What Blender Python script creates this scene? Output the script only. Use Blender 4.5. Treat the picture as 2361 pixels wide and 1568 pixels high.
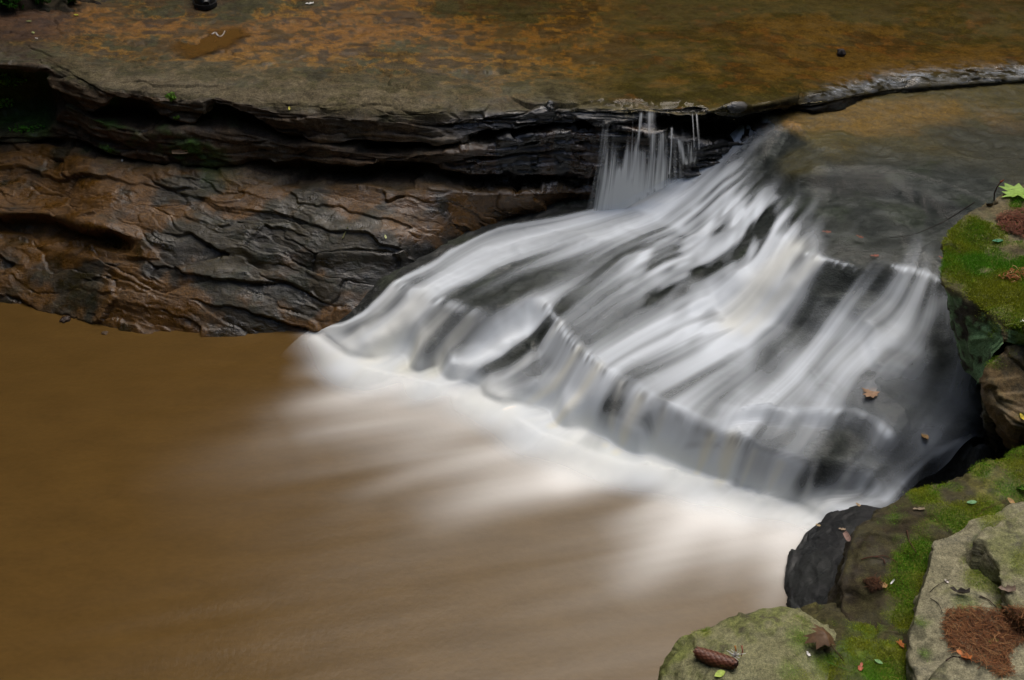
import bpy, math, random
import numpy as np
from mathutils import Vector, Matrix
from mathutils.geometry import delaunay_2d_cdt

scene = bpy.context.scene
for o in list(bpy.data.objects):
    bpy.data.objects.remove(o, do_unlink=True)
COL = scene.collection
R = math.radians

# ------------------------------------------------------------------ camera
CAM_Z, PITCH, LENS = 2.5, 38.0, 35.0
cam_d = bpy.data.cameras.new('camera')
cam_d.lens, cam_d.sensor_width = LENS, 36.0
cam_d.clip_start, cam_d.clip_end = 0.05, 400
cam_o = bpy.data.objects.new('camera', cam_d)
COL.objects.link(cam_o)
cam_o.location = (0, 0, CAM_Z)
cam_o.rotation_euler = (R(90 - PITCH), 0, 0)
scene.camera = cam_o

# ------------------------------------------------------------------ sky, sun, exposure
SUN_EL, SUN_AZ = 68.0, 25.0      # degrees; azimuth from +Y towards +X
world = bpy.data.worlds.new('World')
scene.world = world
world.use_nodes = True
wn = world.node_tree
wn.nodes.clear()
w_out = wn.nodes.new('ShaderNodeOutputWorld')
w_bg = wn.nodes.new('ShaderNodeBackground')
w_sky = wn.nodes.new('ShaderNodeTexSky')
w_sky.sky_type = 'NISHITA'
w_sky.sun_disc = False
w_sky.sun_elevation = R(SUN_EL)
w_sky.sun_rotation = R(SUN_AZ)
w_sky.air_density, w_sky.dust_density, w_sky.ozone_density = 1.0, 4.0, 1.0
w_bg.inputs['Strength'].default_value = 0.10
wn.links.new(w_sky.outputs[0], w_bg.inputs[0])
wn.links.new(w_bg.outputs[0], w_out.inputs[0])
sun_d = bpy.data.lights.new('sun', 'SUN')
sun_d.energy, sun_d.angle, sun_d.color = 0.9, R(55), (1.0, 0.95, 0.87)
sun_o = bpy.data.objects.new('sun', sun_d)
COL.objects.link(sun_o)
sdir = Vector((math.sin(R(SUN_AZ)) * math.cos(R(SUN_EL)), math.cos(R(SUN_AZ)) * math.cos(R(SUN_EL)), math.sin(R(SUN_EL))))
sun_o.rotation_euler = (-sdir).to_track_quat('-Z', 'Y').to_euler()
sun_o.location = sdir * 30
vs = scene.view_settings
vs.view_transform = 'Standard'
vs.look = 'None'
vs.exposure = 1.08
vs.gamma = 1.0
vs.use_curve_mapping = False
scene.cycles.use_denoising = True
scene.cycles.max_bounces = 8
scene.cycles.transparent_max_bounces = 24
scene.cycles.caustics_reflective = False
scene.cycles.caustics_refractive = False

# ------------------------------------------------------------------ helpers: photograph pixel -> point in the place
PW, PH = 2361.0, 1568.0
FPX = LENS / 36.0 * PW
CP, SP = math.cos(R(PITCH)), math.sin(R(PITCH))

def ray(px, py):
    """Direction through photo pixel, scaled so that y component is 1 along the ground where it can be."""
    a = (np.asarray(px, float) - PW / 2) / FPX
    b = (PH / 2 - np.asarray(py, float)) / FPX
    return a, CP + b * SP, -SP + b * CP

def at_z(px, py, z):
    a, dy, dz = ray(px, py)
    t = (z - CAM_Z) / dz
    return np.stack([a * t, dy * t, np.broadcast_to(z, np.shape(t)) + 0 * t], -1)

def at_y(px, py, y):
    a, dy, dz = ray(px, py)
    t = y / dy
    return np.stack([a * t, y + 0 * t, CAM_Z + dz * t], -1)

def col_point(px, y, z):
    """point in the vertical plane of pixel column px with the given y and z"""
    depth = y * CP - (z - CAM_Z) * SP
    return np.array([(px - PW / 2) / FPX * depth, y, z])

# ------------------------------------------------------------------ helpers: noise
_rng = np.random.default_rng(11)
_T = _rng.random((64, 64, 64)).astype(np.float32) * 2 - 1

def vn(x, y, z=0.0):
    x = np.asarray(x, np.float32); y = np.asarray(y, np.float32) + np.zeros_like(x); z = np.asarray(z, np.float32) + np.zeros_like(x)
    xi, yi, zi = np.floor(x), np.floor(y), np.floor(z)
    fx, fy, fz = x - xi, y - yi, z - zi
    fx = fx * fx * fx * (fx * (fx * 6 - 15) + 10)
    fy = fy * fy * fy * (fy * (fy * 6 - 15) + 10)
    fz = fz * fz * fz * (fz * (fz * 6 - 15) + 10)
    x0, y0, z0 = xi.astype(int) & 63, yi.astype(int) & 63, zi.astype(int) & 63
    x1, y1, z1 = (x0 + 1) & 63, (y0 + 1) & 63, (z0 + 1) & 63
    def L(a, b, t): return a + (b - a) * t
    return L(L(L(_T[x0, y0, z0], _T[x1, y0, z0], fx), L(_T[x0, y1, z0], _T[x1, y1, z0], fx), fy),
             L(L(_T[x0, y0, z1], _T[x1, y0, z1], fx), L(_T[x0, y1, z1], _T[x1, y1, z1], fx), fy), fz)

def fbm(x, y, z=0.0, octv=4, gain=0.5):
    s, a, n = 0, 1.0, 0
    x = np.asarray(x, float); y = np.asarray(y, float); z = np.asarray(z, float)
    for k in range(octv):
        s = s + a * vn(x + 17.3 * k, y + 5.1 * k, z + 9.7 * k); n += a
        x, y, z, a = x * 2.03, y * 2.03, z * 2.03, a * gain
    return s / n * 1.6

def sstep(a, b, x):
    t = np.clip((x - a) / (b - a), 0, 1)
    return t * t * (3 - 2 * t)

def worley(u, v, sd=0):
    """broken plates: nearest-cell height, tilt and distance to the crack between two cells"""
    iu, iv = np.floor(u), np.floor(v)
    f1 = np.full(u.shape, 9.0); f2 = np.full(u.shape, 9.0)
    h = np.zeros(u.shape); tl = np.zeros(u.shape)
    for a in (-1, 0, 1):
        for b in (-1, 0, 1):
            ci, cj = (iu + a).astype(int) & 63, (iv + b).astype(int) & 63
            pu_, pv_ = iu + a + .5 + .48 * _T[ci, cj, sd], iv + b + .5 + .48 * _T[ci, cj, sd + 1]
            du, dv_ = u - pu_, v - pv_
            d = du * du + dv_ * dv_
            near = d < f1
            f2 = np.where(near, f1, np.minimum(f2, d)); f1 = np.where(near, d, f1)
            h = np.where(near, _T[ci, cj, sd + 2], h)
            tl = np.where(near, _T[ci, cj, sd + 3] * du + _T[ci, cj, sd + 4] * dv_, tl)
    return h, tl, np.sqrt(f2) - np.sqrt(f1)

def terr(q, w=0.16):
    i = np.floor(q)
    return i + sstep(1 - w, 1, q - i)

def smooth2(H, n, it=3):
    """box blur of half-width n, repeated"""
    for _ in range(it):
        for ax in (0, 1):
            P = np.concatenate([np.repeat(np.take(H, [0], ax), n + 1, ax), H, np.repeat(np.take(H, [-1], ax), n, ax)], ax)
            c = np.cumsum(P, ax)
            N = H.shape[ax]
            H = (np.take(c, range(2 * n + 1, 2 * n + 1 + N), ax) - np.take(c, range(0, N), ax)) / (2 * n + 1)
    return H

def seg_dist(P, poly):
    """distance of points P (n,3) to a polyline (m,3) and the fraction of its length at the nearest point"""
    poly = np.asarray(poly, float)
    L = np.linalg.norm(np.diff(poly, axis=0), axis=1); cum = np.concatenate([[0], np.cumsum(L)]); tot = cum[-1] + 1e-9
    best = np.full(len(P), 1e9); frac = np.zeros(len(P))
    for i in range(len(poly) - 1):
        a, d = poly[i], poly[i + 1] - poly[i]
        t = np.clip(((P - a) @ d) / (d @ d + 1e-12), 0, 1)
        q = np.linalg.norm(P - a - t[:, None] * d, axis=1)
        m = q < best
        best[m] = q[m]; frac[m] = (cum[i] + t[m] * L[i]) / tot
    return best, frac

# ------------------------------------------------------------------ helpers: objects
def tag(o, label=None, cat=None, group=None, kind=None):
    if label: o['label'] = label
    if cat: o['category'] = cat
    if group: o['group'] = group
    if kind: o['kind'] = kind
    return o

def mesh_from(name, V, F, mats, parent=None, smooth=True, attrs=None, matidx=None):
    me = bpy.data.meshes.new(name)
    V = np.asarray(V, np.float32)
    if isinstance(F, np.ndarray) and F.ndim == 2:
        n, k = F.shape
        me.vertices.add(len(V)); me.vertices.foreach_set('co', V.ravel())
        me.loops.add(n * k); me.loops.foreach_set('vertex_index', F.astype(np.int32).ravel())
        me.polygons.add(n); me.polygons.foreach_set('loop_start', np.arange(0, n * k, k, dtype=np.int32))
        me.update(calc_edges=True)
    else:
        me.from_pydata([tuple(v) for v in V], [], [tuple(f) for f in F])
    me.validate()
    if smooth:
        me.polygons.foreach_set('use_smooth', np.ones(len(me.polygons), bool))
    for m in (mats if isinstance(mats, (list, tuple)) else [mats]):
        me.materials.append(m)
    if matidx is not None:
        me.polygons.foreach_set('material_index', np.asarray(matidx, np.int32))
    for k, a in (attrs or {}).items():
        a = np.asarray(a, np.float32)
        if a.ndim == 1:
            at = me.attributes.new(k, 'FLOAT', 'POINT'); at.data.foreach_set('value', a)
        elif a.shape[1] == 2:
            at = me.attributes.new(k, 'FLOAT2', 'POINT'); at.data.foreach_set('vector', a.ravel())
        else:
            at = me.attributes.new(k, 'FLOAT_COLOR', 'POINT')
            at.data.foreach_set('color', np.concatenate([a, np.ones((len(a), 1), np.float32)], 1).ravel())
    o = bpy.data.objects.new(name, me)
    COL.objects.link(o)
    if parent: o.parent = parent
    return o

def grid_faces(nu, nv):
    i = np.arange(nu * nv).reshape(nu, nv)
    return np.stack([i[:-1, :-1], i[1:, :-1], i[1:, 1:], i[:-1, 1:]], -1).reshape(-1, 4)

def facing(Vv, Ff, d):
    """faces turned so that on the whole they look along d"""
    Vv = np.asarray(Vv).reshape(-1, 3)
    n = np.cross(Vv[Ff[:, 2]] - Vv[Ff[:, 0]], Vv[Ff[:, 3]] - Vv[Ff[:, 1]])
    return Ff if (n @ np.array(d, float)).sum() > 0 else Ff[:, ::-1].copy()

def empty(name, loc):
    o = bpy.data.objects.new(name, None)
    o.empty_display_size = 0.05
    COL.objects.link(o); o.location = loc
    return o

# ------------------------------------------------------------------ materials
class NT:
    def __init__(self, name):
        self.m = bpy.data.materials.new(name); self.m.use_nodes = True
        self.t = self.m.node_tree; self.t.nodes.clear()
        self.out = self.n('ShaderNodeOutputMaterial')
    def n(self, t, **kw):
        nd = self.t.nodes.new(t)
        for k, v in kw.items(): setattr(nd, k, v)
        return nd
    def l(self, a, b): self.t.links.new(a, b)
    def set(self, sock, v):
        if hasattr(v, 'is_output') or isinstance(v, bpy.types.NodeSocket): self.l(v, sock)
        else: sock.default_value = v
    def attr(self, name, out='Fac'):
        return self.n('ShaderNodeAttribute', attribute_name=name).outputs[out]
    def math(self, op, a, b=0.0, c=None, clamp=False):
        nd = self.n('ShaderNodeMath', operation=op, use_clamp=clamp)
        self.set(nd.inputs[0], a); self.set(nd.inputs[1], b)
        if c is not None: self.set(nd.inputs[2], c)
        return nd.outputs[0]
    def mix(self, f, a, b, blend='MIX'):
        nd = self.n('ShaderNodeMix', data_type='RGBA', blend_type=blend)
        self.set(nd.inputs[0], f); self.set(nd.inputs[6], a); self.set(nd.inputs[7], b)
        return nd.outputs[2]
    def remap(self, v, a, b, c, d):
        nd = self.n('ShaderNodeMapRange')
        self.set(nd.inputs[0], v)
        for i, q in enumerate((a, b, c, d)): self.set(nd.inputs[i + 1], q)
        return nd.outputs[0]
    def noise(self, scale, detail=4, rough=0.55, stretch=(1, 1, 1), dist=0.0, coord='Object'):
        tc = self.n('ShaderNodeTexCoord').outputs[coord]
        mp = self.n('ShaderNodeMapping'); self.l(tc, mp.inputs[0]); mp.inputs['Scale'].default_value = stretch
        nz = self.n('ShaderNodeTexNoise'); self.l(mp.outputs[0], nz.inputs['Vector'])
        nz.inputs['Scale'].default_value = scale; nz.inputs['Detail'].default_value = detail
        nz.inputs['Roughness'].default_value = rough; nz.inputs['Distortion'].default_value = dist
        return nz.outputs['Fac']
    def bump(self, h, strength=0.3, dist=0.01, normal=None):
        b = self.n('ShaderNodeBump'); b.inputs['Strength'].default_value = strength; b.inputs['Distance'].default_value = dist
        self.l(h, b.inputs['Height'])
        if normal: self.l(normal, b.inputs['Normal'])
        return b.outputs[0]
    def bsdf(self, col, rough, normal=None, **kw):
        p = self.n('ShaderNodeBsdfPrincipled')
        self.set(p.inputs['Base Color'], col); self.set(p.inputs['Roughness'], rough)
        if normal: self.l(normal, p.inputs['Normal'])
        for k, v in kw.items(): self.set(p.inputs[k.replace('_', ' ')], v)
        return p.outputs[0]
    def finish(self, s):
        self.l(s, self.out.inputs[0]); return self.m

def rock_material(name, fine=1.0, bumpd=0.006):
    """stone whose mineral colour and wetness come with the mesh; grain and fine relief are added here"""
    t = NT(name)
    col = t.attr('tint', 'Color'); wet = t.attr('wet')
    n1 = t.noise(55 * fine, 6, 0.65); n2 = t.noise(190 * fine, 3, 0.6); n3 = t.noise(14 * fine, 5, 0.6, (1, 1.8, 3))
    f = t.remap(n1, 0.28, 0.72, 0.50, 1.42)
    c = t.mix(1.0, col, f, 'MULTIPLY')
    c = t.mix(1.0, c, t.remap(n3, 0.3, 0.7, 0.75, 1.2), 'MULTIPLY')
    c = t.mix(1.0, c, t.remap(n2, 0.3, 0.7, 0.58, 1.42), 'MULTIPLY')
    rough = t.remap(wet, 0, 1, 0.80, 0.17)
    rough = t.math('ADD', rough, t.remap(t.noise(9, 4, .6, (1, 1.5, 2)), 0.38, 0.62, -0.12, 0.34))
    rough = t.math('ADD', rough, t.remap(n1, 0.3, 0.7, -0.05, 0.09))
    rough = t.math('MAXIMUM', rough, 0.09)
    h = t.math('ADD', t.math('MULTIPLY', n1, 0.6), t.math('MULTIPLY', n2, 0.25))
    h = t.math('ADD', h, n3)
    nrm = t.bump(h, 0.7, bumpd)
    return t.finish(t.bsdf(c, rough, nrm, Specular_IOR_Level=t.remap(wet, 0, 1, 0.2, 0.8)))

M = {}
M['ledge'] = rock_material('ledge_stone', 0.8, 0.009)
M['bed'] = rock_material('bed_stone', 0.9, 0.010)
M['boulder'] = rock_material('boulder_stone', 1.6, 0.004)

# clear running water with white aerated water in it ('foam' comes with the mesh)
def water_material(name, tint, film_rough=0.12, foam_col=(0.79, 0.85, 0.90, 1), bump=None, refl=0.4):
    t = NT(name)
    foam = t.attr('foam')
    film = t.attr('film')
    nrm = None
    if bump:
        nrm = t.bump(t.noise(bump[0], 3, 0.5, bump[2]), bump[1], 0.01)
    tr = t.n('ShaderNodeBsdfTransparent'); tr.inputs[0].default_value = tint
    clear0 = t.n('ShaderNodeBsdfTransparent'); clear0.inputs[0].default_value = (1, 1, 1, 1)
    gl = t.n('ShaderNodeBsdfGlossy'); gl.inputs['Roughness'].default_value = film_rough; gl.inputs[0].default_value = (1, 1, 1, 1)
    fr = t.n('ShaderNodeFresnel'); fr.inputs[0].default_value = 1.33
    if nrm:
        t.l(nrm, gl.inputs['Normal']); t.l(nrm, fr.inputs['Normal'])
    # surface reflection is scaled down here to keep it dim
    m1 = t.n('ShaderNodeMixShader'); t.l(t.math('MULTIPLY', fr.outputs[0], refl), m1.inputs[0]); t.l(tr.outputs[0], m1.inputs[1]); t.l(gl.outputs[0], m1.inputs[2])
    m0 = t.n('ShaderNodeMixShader'); t.l(film, m0.inputs[0]); t.l(clear0.outputs[0], m0.inputs[1]); t.l(m1.outputs[0], m0.inputs[2])
    fc = t.mix(t.attr('warm_tint'), foam_col, (0.86, 0.85, 0.73, 1))  # warmer foam colour on steep strands and at the foot
    df = t.n('ShaderNodeBsdfDiffuse'); t.l(fc, df.inputs[0])
    tl = t.n('ShaderNodeBsdfTranslucent'); t.l(fc, tl.inputs[0])
    m2 = t.n('ShaderNodeMixShader'); m2.inputs[0].default_value = 0.12
    t.l(df.outputs[0], m2.inputs[1]); t.l(tl.outputs[0], m2.inputs[2])
    m3 = t.n('ShaderNodeMixShader'); t.l(foam, m3.inputs[0]); t.l(m0.outputs[0], m3.inputs[1]); t.l(m2.outputs[0], m3.inputs[2])
    return t.finish(m3.outputs[0])

M['cascade'] = water_material('running_water', (0.86, 0.90, 0.88, 1), 0.20, refl=0.17)
M['upper'] = water_material('stream_water', (0.87, 0.81, 0.60, 1), 0.10, refl=0.5)
M['curtain'] = water_material('falling_water', (0.93, 0.95, 0.94, 1), 0.15, (0.90, 0.92, 0.90, 1))

def pool_material():
    t = NT('pool_water')
    foam = t.attr('foam'); sky_grey = t.attr('sky_grey')
    n = t.noise(5.0, 4, 0.5, (1, 2.2, 1))
    brown = t.mix(sky_grey, (0.098, 0.055, 0.014, 1), (0.118, 0.078, 0.033, 1))  # greyer brown carries the sky reflection, painted into the water colour
    brown = t.mix(1.0, brown, t.remap(n, 0.3, 0.7, 0.9, 1.1), 'MULTIPLY')
    brown = t.mix(1.0, brown, t.remap(t.noise(55, 3, 0.6, (0.6, 1.3, 1)), 0.3, 0.7, 0.92, 1.08), 'MULTIPLY')
    c = t.mix(foam, brown, (0.84, 0.83, 0.79, 1))
    r = t.remap(foam, 0, 0.5, 0.30, 0.9)
    nb = t.noise(60, 3, 0.6, (1, 1, 1))
    nrm = t.bump(nb, 0.10, 0.01)
    return t.finish(t.bsdf(c, r, nrm, IOR=1.33, Specular_IOR_Level=0.32))
M['pool'] = pool_material()

# ------------------------------------------------------------------ THE LEDGE: one swept rock face with undercuts
# station: photo column; lip row, lip height; face bottom; second layer top and bottom; shelf back; waterline; undercut depths; shelf bulge
ST = [
    (-560, 120, .76, 150, 290, 330, 340, 650, .22, .05, .03),
    (-100, 140, .76, 152, 318, 335, 350, 680, .22, .04, .03),
    (70,  148, .755, 160, 308, 325, 342, 705, .22, .04, .04),
    (118, 152, .75, 170, 300, 316, 335, 716, .20, .04, .04),
    (146, 165, .745, 232, 240, 318, 345, 724, .01, .03, .04),
    (215, 190, .740, 262, 275, 345, 372, 742, .02, .03, .05),
    (262, 200, .735, 224, 288, 365, 385, 756, .12, .04, .06),
    (330, 205, .735, 238, 300, 372, 392, 765, .14, .05, .06),
    (385, 212, .735, 276, 300, 376, 398, 768, .05, .05, .05),
    (450, 216, .735, 284, 302, 380, 404, 770, .04, .05, .05),
    (492, 222, .73, 236, 300, 383, 410, 771, .16, .06, .05),
    (575, 230, .73, 262, 306, 372, 416, 772, .16, .12, .05),
    (640, 236, .73, 318, 326, 384, 420, 773, .04, .07, .05),
    (780, 246, .725, 330, 346, 384, 428, 775, .05, .10, .05),
    (900, 254, .72, 340, 358, 380, 430, 768, .12, .16, .04),
    (1000, 256, .72, 336, 352, 386, 434, 720, .14, .16, .03),
    (1100, 252, .715, 308, 344, 400, 446, 650, .13, .10, .02),
    (1200, 246, .715, 290, 316, 404, 446, 600, .12, .08, .02),
    (1290, 244, .71, 284, 304, 400, 444, 560, .10, .08, .02),
    (1400, 245, .71, 276, 300, 400, 440, 545, .08, .05, .0),
    (1500, 246, .71, 272, 296, 400, 440, 545, .10, .05, .0),
    (1600, 254, .71, 268, 330, 400, 440, 545, .22, .05, .0),
    (1700, 246, .71, 262, 330, 400, 440, 545, .20, .05, .0),
    (1770, 236, .71, 250, 300, 400, 440, 545, .10, .05, .0),
    (1850, 214, .695, 244, 290, 400, 440, 545, .04, .05, .0),
    (2050, 170, .675, 207, 260, 380, 430, 545, .03, .05, .0),
    (2361, 150, .668, 185, 260, 380, 430, 545, .03, .05, .0),
    (2900, 144, .668, 178, 260, 380, 430, 545, .03, .05, .0),
]
# more rows of the upper slab and the shelf are set between these
NU = 1000
st = np.array(ST, float)
u_px = np.concatenate([np.linspace(-560, -60, 50, endpoint=False), np.linspace(-60, 2420, 900, endpoint=False), np.linspace(2420, 2900, 50)])
def stq(k, sm=9):
    v = np.interp(u_px, st[:, 0], st[:, k])
    ker = np.hanning(sm + 2)[1:-1]; ker /= ker.sum()
    return np.convolve(np.pad(v, sm // 2, mode='edge'), ker, 'valid')
lip, lipz, f2, l2, l2b, sb, wl, u1, u2, bulge = [stq(k) for k in range(1, 11)]
u1 = u1 * .85; u2 = u2 * .45
px = u_px
lip0 = lip.copy()
lip = lip + (7 * vn(px / 70, 0 * px, 3.5) + 4 * vn(px / 22, 0 * px, 9.5)) * sstep(140, 220, px) * sstep(1800, 1700, px)
rows = []
def addrow(P): rows.append(P)
for py_, z_ in ((-560, .83), (-300, .80), (-120, .785), (20, .775)):
    addrow(at_z(px, np.full_like(px, py_), z_ + (lipz - .725) * .8))
addrow(at_z(px, 20 + (lip - 20) * .5, lipz + .030 - .018 * sstep(1500, 1900, px)))
addrow(at_z(px, lip - 28, lipz + .016 - .010 * sstep(1500, 1900, px)))
addrow(at_z(px, lip, lipz))
LIPROW = 6
yl = at_z(px, lip0, lipz)[:, 1]
def cp_arr(y, z):
    depth = y * CP - (z - CAM_Z) * SP
    return np.stack([(px - PW / 2) / FPX * depth, y, z], -1)
rst = sstep(1790, 1900, px)                              # to the right the step is a low ramp under the water
bul = .030 * sstep(130, 200, px) * sstep(1350, 1200, px)     # the face swells forward under the rim
addrow(at_y(px, lip + (f2 - lip) * .35, yl - .022 - .02 * rst - .6 * bul))
addrow(at_y(px, f2, yl - .012 - .09 * rst - bul))
u1 = u1 * (1 - rst)
P8 = rows[-1]
P10 = at_y(px, l2, yl - .03 - .09 * rst - bul)
zin = np.minimum(P8[:, 2] - .012, (P8[:, 2] + P10[:, 2]) * .5)
addrow(cp_arr(P8[:, 1] + u1 * .8, P8[:, 2] - .004))
addrow(cp_arr(yl + u1 - .10 * rst, zin))
addrow(cp_arr(yl + u1 * .8 - .11 * rst, P10[:, 2] + .006))
addrow(P10)
P11 = at_y(px, l2b, yl - .035 - 1.0 * bul)
addrow(P11)
P13 = at_y(px, sb, yl - .050 - 2.1 * bul)
addrow(cp_arr(yl + u2, (P11[:, 2] * .6 + P13[:, 2] * .4)))
addrow(cp_arr(yl + u2 * .8, P13[:, 2] + .003))
addrow(P13)
SHELFROW = len(rows) - 1
Pw = at_z(px, wl, np.zeros_like(px))
def shelf(t, b, dy=0.0):
    y = P13[:, 1] + (Pw[:, 1] - P13[:, 1]) * t + dy
    z = P13[:, 2] * (1 - t) + bulge * b * 1.3
    return cp_arr(y, z)
leftcut = sstep(330, 240, px)
addrow(shelf(.18, .35))
addrow(shelf(.38, .85))
addrow(shelf(.55, 1.1) + np.stack([0 * px, 0 * px, .035 * leftcut], -1))
addrow(shelf(.60, .85) + np.stack([0 * px, 0.10 * leftcut, -.012 * leftcut], -1))
addrow(shelf(.625, .75) + np.stack([0 * px, 0.09 * leftcut, -.02 * leftcut], -1))
addrow(shelf(.68, .8))
addrow(shelf(.86, .55))
addrow(Pw)
addrow(cp_arr(Pw[:, 1] - .10, Pw[:, 2] - .14))
addrow(cp_arr(Pw[:, 1] - .22, Pw[:, 2] - .45))
rows = np.array(rows)                                   # (K, NU, 3)
cnt = [10, 16, 26, 36, 44, 26, 24, 34, 8, 10, 10, 10, 34, 8, 6, 8, 28, 36, 36, 8, 6, 14, 36, 26, 6, 4]
assert len(cnt) == len(rows) - 1, (len(cnt), len(rows))
net = []; rowf = []
for k, c in enumerate(cnt):
    t = np.linspace(0, 1, c, endpoint=False)[:, None, None]
    net.append(rows[k] * (1 - t) + rows[k + 1] * t); rowf.append(k + t[:, 0, 0])
net.append(rows[-1:]); rowf.append([len(rows) - 1])
net = np.concatenate(net); rowf = np.concatenate(rowf)
for c in range(3):
    net[:, :, c] = smooth2(net[:, :, c], 2, 2)
NV = net.shape[0]
def net_normals(N):
    du = np.gradient(N, axis=1); dv = np.gradient(N, axis=0)
    n = np.cross(du, dv); n /= np.linalg.norm(n, axis=-1, keepdims=True) + 1e-12
    return -n if n[5, 500, 2] < 0 else n
nrm = net_normals(net)
X, Y, Z = net[..., 0], net[..., 1], net[..., 2]
ri = np.broadcast_to(rowf[:, None], X.shape); pu = np.broadcast_to(px[None, :], X.shape)
steep = 1 - np.clip(np.abs(nrm[..., 2]), 0, 1)
top_m = sstep(7.0, 5.5, ri)                              # upper slab
shelf_m = sstep(15.5, 16.5, ri)
face_m = (1 - top_m) * (1 - shelf_m)
right_m = sstep(1330, 1480, pu)                          # under the running water
# strata on the face
warp = .030 * fbm(X * 1.6, Y * 1.6, Z * 2, 3) + .05 * X * 0.15
sc = Z + warp
lay = vn(sc / .020, X * 1.3, 3.7) * .6 + vn(sc / .009, X * 2.1, 8.1) * .35 + fbm(X * 3, Y * 3, sc / .05, 3) * .5
lay_t = np.sign(lay) * np.abs(lay) ** .7
dark_r = sstep(950, 1150, pu) * (1 - sstep(1700, 1800, pu))
disp = face_m * (lay_t * (.0045 + .017 * dark_r) + .026 * fbm(X * 4, Y * 4, Z * 6, 4))
# large form
disp += (.016 * fbm(X * 2.2, Y * 2.2, Z * 2, 4)) * (1 - .5 * top_m)
# broken plates on the shelf, blocky layers on the face, thin flakes on the top
ang = .30
w1_, w2_ = .07 * fbm(X * 3, Y * 5, Z * 5, 3), .034 * fbm(X * 5 + 9, Y * 7, Z * 7, 4)
sa, ca_ = math.sin(ang), math.cos(ang)
dwn = (4.2 - Y) * .86 - Z * .5                                  # distance down the slope of the shelf
us, vs_ = (X + w1_) * ca_ + dwn * sa, -(X + w1_) * sa + dwn + w2_
h1, t1, e1 = worley(us / .46, vs_ / .090, 0)
h2, t2, e2 = worley(us / .20 + 7, vs_ / .036, 8)
h3, t3, e3 = worley(us / .05 + 3, vs_ / .019, 16)
rag = sstep(-.5, .3, fbm(X * 3.1, Y * 4, Z * 3, 3))
disp += shelf_m * ((h1 * .017 + t1 * .020) + rag * (h2 * .0065 + t2 * .011) + (h3 * .0014 + t3 * .0028) * sstep(-.1, .4, fbm(X * 5, Y * 5, 4, 2)) + .014 * fbm(X * 2.4, Y * 4, Z * 4, 2))
crack = np.maximum(sstep(.09, .0, e1) * sstep(-.2, .4, fbm(X * 4, Y * 4, 9, 2)), .5 * sstep(.10, 0, e2) * rag * sstep(0, .4, fbm(X * 6, Y * 6, 2, 2)))
disp -= shelf_m * crack * .010
fa = sstep(4.6, 6.4, ri) * (1 - shelf_m)
vz = (sc + .25 * w2_)
h4, t4, e4 = worley((X + w1_) / .30 + 11, vz / .050, 24)
h5, t5, e5 = worley((X + w1_) / .11 + 5, vz / .017, 32)
h6, t6, e6 = worley((X + w1_) / .05 + 5, (Z * .8 - Y * .5) / .03, 40)
disp += fa * ((h4 * .010 + t4 * .012) * (1 + .5 * dark_r) + (h5 * .0045 + t5 * .006) * (.6 + 1.0 * dark_r) + t6 * .004)
disp -= fa * sstep(.08, 0, e4) * .008 * sstep(-.1, .4, fbm(X * 5, Y * 5, Z * 5, 2))
h7, t7, e7 = worley((X + w1_) / .42 + Y * .5, (Y + w2_) / .16, 48)
h8, t8, e8 = worley((X + w1_) / .12 + Y * .5, (Y + w2_) / .06, 50)
tm = top_m * (1 - .7 * right_m)
disp += tm * (h7 * .004 + t7 * .007 + (h8 * .0016 + t8 * .003) * sstep(-.2, .4, fbm(X * 2, Y * 3, 6, 3)))
disp -= tm * sstep(.05, 0, e7) * .006 * sstep(.05, .4, fbm(X * 3, Y * 3, 4, 2))
disp += .0022 * fbm(X * 18, Y * 26, Z * 26, 3)
# keep the upper reach of the running water smooth
disp *= 1 - .55 * right_m * top_m
disp = disp * (1 - .25 * shelf_m)
V = net + nrm * disp[..., None]
n2_ = net_normals(V)
steep2 = 1 - np.clip(n2_[..., 2], 0, 1)

# mineral colours of the ledge
def C3(*c): return np.array(c, np.float32)
ochre, rust, olive, tan, slate, darkbrown, mossg = C3(.215, .112, .015), C3(.185, .080, .012), C3(.060, .054, .022), C3(.135, .110, .066), C3(.030, .029, .025), C3(.050, .032, .015), C3(.035, .095, .010)
def lerp(a, b, f): return a + (b - a) * np.clip(f, 0, 1)[..., None]
g1 = fbm(X * 1.3 + 5, Y * 2.0, 1, 4); g2 = fbm(X * 6, Y * 9, 4, 5); g3 = fbm(X * 20, Y * 26, 7, 4); g4 = fbm(X * 55, Y * 60, 9, 2)
tint = np.zeros(X.shape + (3,), np.float32) + olive
tint = lerp(tint, tan * .62, sstep(-.2, .4, g3 + .4 * g4))
och_m = sstep(-.02, .22, g1 * .45 + g2 * .50 + g3 * .36 + g4 * .12 + .22 * sstep(2.4, 0.6, np.abs(ri - 3.2)) - .10)
tint = lerp(tint, ochre, och_m * sstep(5.3, 4.0, ri + .6 * g2) * .92)
tint = lerp(tint, rust, sstep(.1, .5, g1 + .4 * g3) * .8 * sstep(4.6, 3.4, ri))
tint = lerp(tint, C3(.028, .027, .011), sstep(.05, .35, g3 * .8 - g2 * .5 + g4 * .3) * .7 * top_m * (1 - .5 * sstep(4.5, 5.2, ri)))
tint = lerp(tint, darkbrown, sstep(.12, .40, g2 - .3 * g1 + .45 * g3) * .85 * top_m)
tint = lerp(tint, C3(.055, .026, .014), sstep(240, 90, pu) * sstep(2.2, 3, ri) * sstep(4.6, 4.0, ri) * .8)
band = sstep(4.2, 5.0, ri + .45 * g2 + .25 * g3) * top_m * sstep(60, 260, pu)          # grey-tan worn band along the rim
tint = lerp(tint, tan, band * (.85 - .45 * sstep(820, 1120, pu)))
tint = lerp(tint, olive * .9, band * sstep(-.05, .4, g2 + .5 * g3) * .75)
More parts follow.
